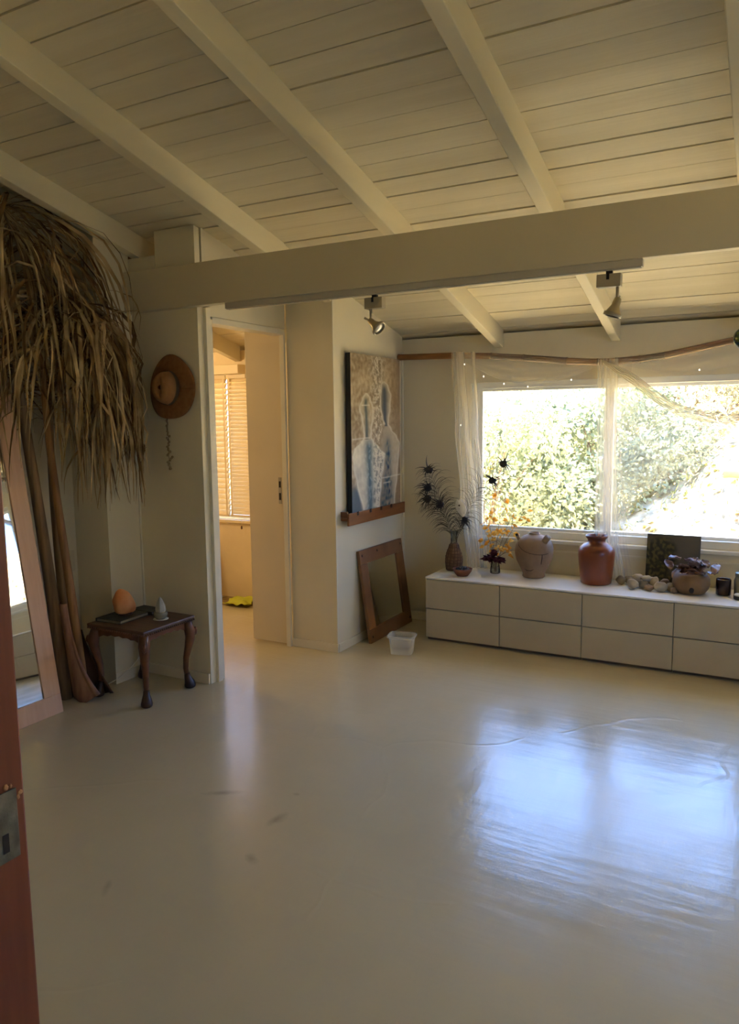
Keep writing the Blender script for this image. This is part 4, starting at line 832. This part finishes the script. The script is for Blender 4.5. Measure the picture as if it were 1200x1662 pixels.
sts = [(-.82, 4.76, .028, .022, .026, 'stone2', 'grey upright stone nearest the terracotta jar'), (-.735, 4.665, .034, .026, .028, 'stone', 'round pale stone at the front left of the stone heap'), (-.675, 4.70, .03, .02, .024, 'stone2', 'grey stone in the middle front of the stone heap'), (-.64, 4.655, .03, .024, .019, 'stone3', 'rough brown rock at the front of the stone heap'), (-.575, 4.66, .039, .028, .027, 'stone', 'large oval pale stone at the front right of the heap'),
       (-.77, 4.80, .04, .026, .024, 'stone2', 'flat grey stone at the back left of the heap'), (-.70, 4.77, .036, .026, .025, 'stone', 'pale stone in the second row of the heap'), (-.625, 4.735, .034, .027, .034, 'stone', 'tall pale stone right of the middle of the heap'), (-.56, 4.74, .03, .03, .032, 'stone3', 'brown stone against the dark picture'), (-.50, 4.645, .02, .02, .018, 'stone3', 'small brown pebble beside the gourd pot'), (-.525, 4.69, .026, .022, .024, 'stone2', 'dull grey stone between heap and gourd pot')]
for i, (x, y, a, b_, c, m, lb) in enumerate(sts):
    o = obj('stone', MB().blob((0, 0, 0), a, b_, c, .28, 1.4, i + 3, 16, 11, R.uniform(-.4, .4)), m, smooth=True); mz = min(v.co.z for v in o.data.vertices); o.location = (x, y, WT - mz); tag(o, lb, 'stone', 'stones heaped on the white worktop')
for (x, y, z, lb) in ((-.715, 4.735, .062, 'pale stone resting on top of the heap, left'), (-.665, 4.725, .058, 'pale stone resting on top of the heap, right')):
    o = obj('stone', MB().blob((0, 0, 0), .032, .024, .02, .25, 1.4, x * 30, 16, 11, .3), 'stone', smooth=True); o.location = (x, y, WT + z); tag(o, lb, 'stone', 'stones heaped on the white worktop')
t = thing('candle_jar', 'dark amber glass candle jar right of the gourd pot', 'candle', (-.243, 4.735, WT))
obj('jar', MB().lathe([(.036, 0), (.040, .004), (.041, .09), (.0395, .094), (.037, .09), (.036, .05), (.002, .05)], 28), 'candle', t, smooth=True); obj('wax', MB().lathe([(.035, .051), (.035, .062), (.002, .063)], 20), 'wax', t)
t = thing('glass_jar', 'lidded glass jar at the right edge of the worktop', 'jar', (-.143, 4.745, WT))
obj('jar', MB().lathe([(.042, 0), (.046, .005), (.047, .09), (.04, .11), (.038, .118)], 28), 'bowlgl', t, smooth=True); obj('lid', MB().lathe([(.041, .113), (.043, .114), (.043, .134), (.040, .137), (.002, .138)], 28), 'tin', t, smooth=True)
t = thing('tea_light', 'small white tea light in a dark dish in front of the glass jar', 'candle', (-.148, 4.645, WT))
obj('dish', MB().lathe([(.03, 0), (.036, .003), (.038, .022), (.035, .023), (.033, .012), (.002, .012)], 24), 'black', t, smooth=True); obj('wax', MB().lathe([(.0325, .013), (.0335, .028), (.030, .031), (.002, .031)], 24), 'wax', t, smooth=True)

# ------------------------------------------------------------------ the small room through the doorway
t = thing('window_3', 'window behind the blinds of the side room', 'window', (-4.5, 4.92, 0)); t['kind'] = 'structure'
obj('window_frame', MB().box(0, .78, .02, .07, .66, .70).box(0, .78, .02, .07, 1.80, 1.84).box(0, .04, .02, .07, .7, 1.8).box(.74, .78, .02, .07, .7, 1.8), 'upvc', t); obj('pane', MB().box(.04, .74, .04, .044, .70, 1.80), 'glass', t); obj('window_sill', MB().box(-.02, .80, -.055, -.031, .63, .655), 'slat', t, bev=.003)
def blind(label, x0, x1, y0, tilt, wd, n, cord):
    t = thing('venetian_blind', label, 'blind', (x0, y0, 0)); W = x1 - x0
    obj('head_rail', MB().box(0, W, -.02, .02, 1.80, 1.83), 'slat', t, bev=.002); obj('bottom_rail', MB().box(0, W, -.015, .015, .685, .703), 'slat', t, bev=.002)
    me = None
    for i in range(n):
        z = .722 + i * (1.79 - .722) / (n - 1); mx_ = Matrix.Rotation(tilt, 4, 'X')
        o = obj('slat', MB().box(.002, W - .002, -wd, wd, -.0013, .0013, mx_), 'slat', t, data=me); me = o.data; o.location = (0, 0, z)
    for x in cord: obj('ladder_tape', MB().box(x - .009, x + .009, -wd - .004, -wd - .003, .70, 1.80), 'slat', t)
blind('wide-slatted cream blind at the left in the side room', -4.45, -3.935, 4.86, 1.12, .024, 26, (.08, .50))
blind('fine-slatted cream blind at the right in the side room', -3.925, -3.735, 4.862, 1.15, .018, 36, (.02,))
tag(obj('pelmet', MB().box(-4.5, -3.755, 4.78, 4.885, 1.833, 1.905), 'slat', bev=.003), 'cream box pelmet above the side-room blinds', 'pelmet')
t = thing('blind_pull', 'small wooden pull hanging under the side-room blind', 'blind pull', (-3.825, 4.855, .66)); obj('pull_cord', MB().tube([(0, 0, .03), (0, 0, -.045)], .0015, 5), 'cord', t); obj('toggle', MB().lathe([(.003, -.075), (.008, -.07), (.007, -.05), (.003, -.045)], 10), 'twig', t)
t = thing('counter', 'cream counter at the left of the side room', 'counter', (-4.6, 4.5, 0)); obj('counter_body', MB().box(-.4, .48, 0, .37, 0, .43), 'ctop', t, bev=.003); obj('counter_top', MB().box(-.42, .50, -.02, .38, .43, .462), 'slat', t, bev=.004)
tag(obj('kettle', MB().lathe([(.05, 0), (.058, .01), (.055, .07), (.035, .11), (.012, .12), (.01, .135)], 20, (-4.16, 4.72, .4625)), 'black', smooth=True), 'dark round pot on the counter of the side room', 'pot')
def rug(u, v): return (-4.02 + .40 * u, 4.63 + .24 * v, .004 + .004 * noise.noise(Vector((u * 5, v * 5, 1))))
tag(obj('doormat', MB().grid(16, 10, rug), 'mat_', solid=.006), 'small brown mat on the side-room floor', 'mat')
tag(obj('lime_cloth', MB().grid(20, 16, lambda u, v: (-3.84 + .22 * u + .02 * math.sin(v * 8), 4.60 + .22 * v, .03 + .028 * noise.noise(Vector((u * 4, v * 4, 2))) + .022 * math.sin(math.pi * u) * math.sin(math.pi * v))), 'lime', smooth=True, solid=.004), 'crumpled lime green cloth lying on the brown mat', 'cloth')
t = thing('added_lamp', 'unseen warm lamp added to give the side room its glow', 'lamp', (-4.35, 3.7, 0)); obj('added_bulb', MB().blob((0, 0, 1.95), .045, .045, .055, 0, 1, 0, 16, 10), 'bulb', t, smooth=True); obj('flex', MB().tube([(0, 0, 2.0), (0, 0, zr(3.7, ZP) - .005)], .004, 6), 'cord', t)  # unseen lamp, added for the warm glow through the doorway
pl_ = bpy.data.lights.new('added_lamp_light', 'POINT'); po = bpy.data.objects.new('added_lamp_light', pl_); C.objects.link(po); po.parent = t; po.location = (.0, 0, 1.86); pl_.energy = 15; pl_.color = (1, .74, .40); pl_.shadow_soft_size = .05

# ------------------------------------------------------------------ the garden
def gz(x, y):
    if y < 5.05: return -.12
    d = max(0, y - 6.2); return -.25 + min(d * .13, 2.2) + 1.75 * smooth(-2.6, .9, x + (y - 8) * .06) * smooth(6.4, 9.0, y) + .10 * noise.noise(Vector((x * .5, y * .5, 0)))
m = MB().grid(70, 60, lambda u, v: (-16 + 36 * u, 5.05 + 22 * v, gz(-16 + 36 * u, 5.05 + 22 * v)))
struct('ground', m, 'ground', 'bright dry bank of earth and straw outside the window', 'ground', smooth=True)
struct('terrace', MB().box(2.62, 16, -6, 5.04, -.3, -.12), 'ground', 'dry ground outside the side window', 'ground')
m = MB(); rr = random.Random(5)
for i in range(9000):
    x = rr.uniform(-4, 7); y = 6 + 9 * rr.random() ** 1.4; z = gz(x, y); a = rr.uniform(0, 6.28); h = rr.uniform(.04, .14); d = Vector((math.cos(a), math.sin(a), 0)); b_ = Vector((-d.y, d.x, 0)) * .006
    p = Vector((x, y, z)); m.add([p - b_, p + b_, p + Vector((0, 0, h)) + d * rr.uniform(.02, .12)], [(0, 1, 2)])
o = obj('dry_grass', m, 'grass', kind='stuff'); o['label'] = 'dry yellow grass on the bank outside'; o['category'] = 'grass'
m = MB(); rr = random.Random(15)
for i in range(5000):
    x = rr.uniform(-2.5, 5); y = rr.uniform(6.3, 12); p = Vector((x, y, gz(x, y) + .015)); a = rr.uniform(0, 6.28); L_ = rr.uniform(.03, .09); d = Vector((math.cos(a), math.sin(a), rr.uniform(-.2, .6))); b_ = Vector((-math.sin(a), math.cos(a), rr.uniform(-.3, .3))) * L_ * .35
    m.add([p, p + d * L_ * .5 - b_, p + d * L_, p + d * L_ * .5 + b_], [(0, 1, 2, 3)])
o = obj('leaf_litter', m, 'litter', kind='stuff'); o['label'] = 'fallen brown and green leaves scattered on the bank'; o['category'] = 'leaves'
def shrub(name, label, x, y, rad, hgt, m, n, ls, seed, cat='shrub', grp='shrubs beyond the window'):
    rr = random.Random(seed); z = gz(x, y); t = thing(name, label, cat, (x, y, z), group=grp); mb = MB(); br = MB()
    for i in range(9):
        a = rr.uniform(0, 6.28); e = Vector((math.cos(a) * rad * rr.uniform(.2, .8), math.sin(a) * rad * rr.uniform(.2, .8), hgt * rr.uniform(.5, .95)))
        br.tube(bez([(0, 0, -.05), (e.x * .2, e.y * .2, e.z * .5), e], 7), [.03, .026, .022, .018, .014, .010, .006], 5)
    cl = []
    for i in range(46):
        a = rr.uniform(0, 6.28); el = rr.random(); r_ = rad * math.sqrt(max(0, 1 - (el * 1.9 - .95) ** 2)) * rr.uniform(.5, 1.0); cl.append((Vector((math.cos(a) * r_, math.sin(a) * r_, .1 + hgt * el)), rr.uniform(.18, .36) * rad))
    for i in range(n):
        c, cr = rr.choice(cl); d = Vector((rr.gauss(0, 1), rr.gauss(0, 1), rr.gauss(0, 1))).normalized(); p = c + d * cr * rr.random() ** .4
        if p.z < .02: p.z = rr.uniform(.02, .2)
        dd = (d + Vector((rr.gauss(0, .6), rr.gauss(0, .6), rr.gauss(-.2, .5)))).normalized(); L_ = ls * rr.uniform(.6, 1.3)
        b2 = Vector((rr.gauss(0, 1), rr.gauss(0, 1), rr.gauss(0, 1))); b2 = (b2 - dd * b2.dot(dd)).normalized() * L_ * .3
        mb.add([p, p + dd * L_ * .5 - b2, p + dd * L_, p + dd * L_ * .5 + b2], [(0, 1, 2, 3)])
    obj('foliage', mb, m, t, kind='stuff'); obj('branches', br, 'bark', t)
shrub('shrub', 'yellow-green leafy shrub at the left of the window view', -4.6, 8.6, 1.3, 1.9, 'leafy_', 24000, .06, 1)
shrub('shrub', 'bright green leafy shrub in the middle of the left pane', -2.9, 8.2, 1.25, 1.75, 'leafa', 24000, .06, 2)
shrub('shrub', 'mid green bushy shrub at the lower right of the left pane', -1.75, 8.9, 1.2, 1.3, 'leafb', 22000, .055, 3)
shrub('shrub', 'deep green shrub behind the middle of the window', -3.6, 10.6, 1.9, 1.95, 'leafb', 22000, .08, 4)
shrub('shrub', 'olive shrub at the left of the right pane', -.9, 10.4, 1.5, 1.0, 'leafc', 22000, .055, 5)
shrub('shrub', 'loose olive shrub high on the bank in the right pane', 1.0, 12.8, 1.9, 1.0, 'leafc', 22000, .06, 6)
shrub('shrub', 'green shrub on the bank behind the swag', -.6, 13.2, 2.0, 1.2, 'leafb', 18000, .08, 7)
shrub('shrub', 'pale shrub at the far right on the bank', 3.4, 13.0, 1.9, 1.0, 'leafc', 15000, .07, 8)
shrub('shrub', 'tall green shrub at the far left beyond the pane', -6.6, 10.5, 2.0, 2.2, 'leafa', 14000, .09, 9)
shrub('shrub', 'unseen hedge shrub added outside the side window to warm its light', 6.2, 1.4, 1.9, 2.2, 'leafc', 9000, .12, 11)  # added out of view to block blue sky and warm the bounce
for i, (x, y, n, s_) in enumerate(((-.35, 8.6, 9, 1), (.35, 8.9, 8, 2), (.1, 8.2, 7, 3))):
    rr = random.Random(90 + i); z = gz(x, y); m = MB()
    for k in range(n):
        a = rr.uniform(0, 6.28); p = Vector((0, 0, .01)); v = Vector((math.cos(a), math.sin(a) * .6, rr.uniform(.2, .9))).normalized(); q = [p]
        for j in range(8): v = (v + Vector((rr.gauss(0, .18), rr.gauss(0, .18), rr.gauss(-.03, .14)))).normalized(); q.append(q[-1] + v * rr.uniform(.08, .13)); q[-1].z = max(q[-1].z, .01)
        m.tube(q, [.012 - .0012 * j for j in range(9)], 5)
        for j in (3, 5, 6): e = q[j] + Vector((rr.gauss(0, .15), rr.gauss(0, .1), rr.uniform(.02, .2))); m.tube([q[j], q[j].lerp(e, .5) + Vector((0, 0, .02)), e], [.006, .005, .002], 4)
    o = obj('dead_branch', m, 'drytwig'); o.location = (x, y, z); tag(o, ['bleached dead branches low in the right pane, beside the net', 'bleached dead branches right of the middle of the right pane', 'nearest bleached dead branches above the window sill'][i], 'branch', 'dead branches on the bank')
o = obj('fallen_log', MB().tube([(-.45, 0, .05), (-.1, .02, .06), (.4, 0, .05)], [.05, .055, .04], 10), 'log', smooth=True); o.location = (.0, 7.9, gz(0, 7.9)); tag(o, 'orange-brown fallen log on the bright bank', 'log')
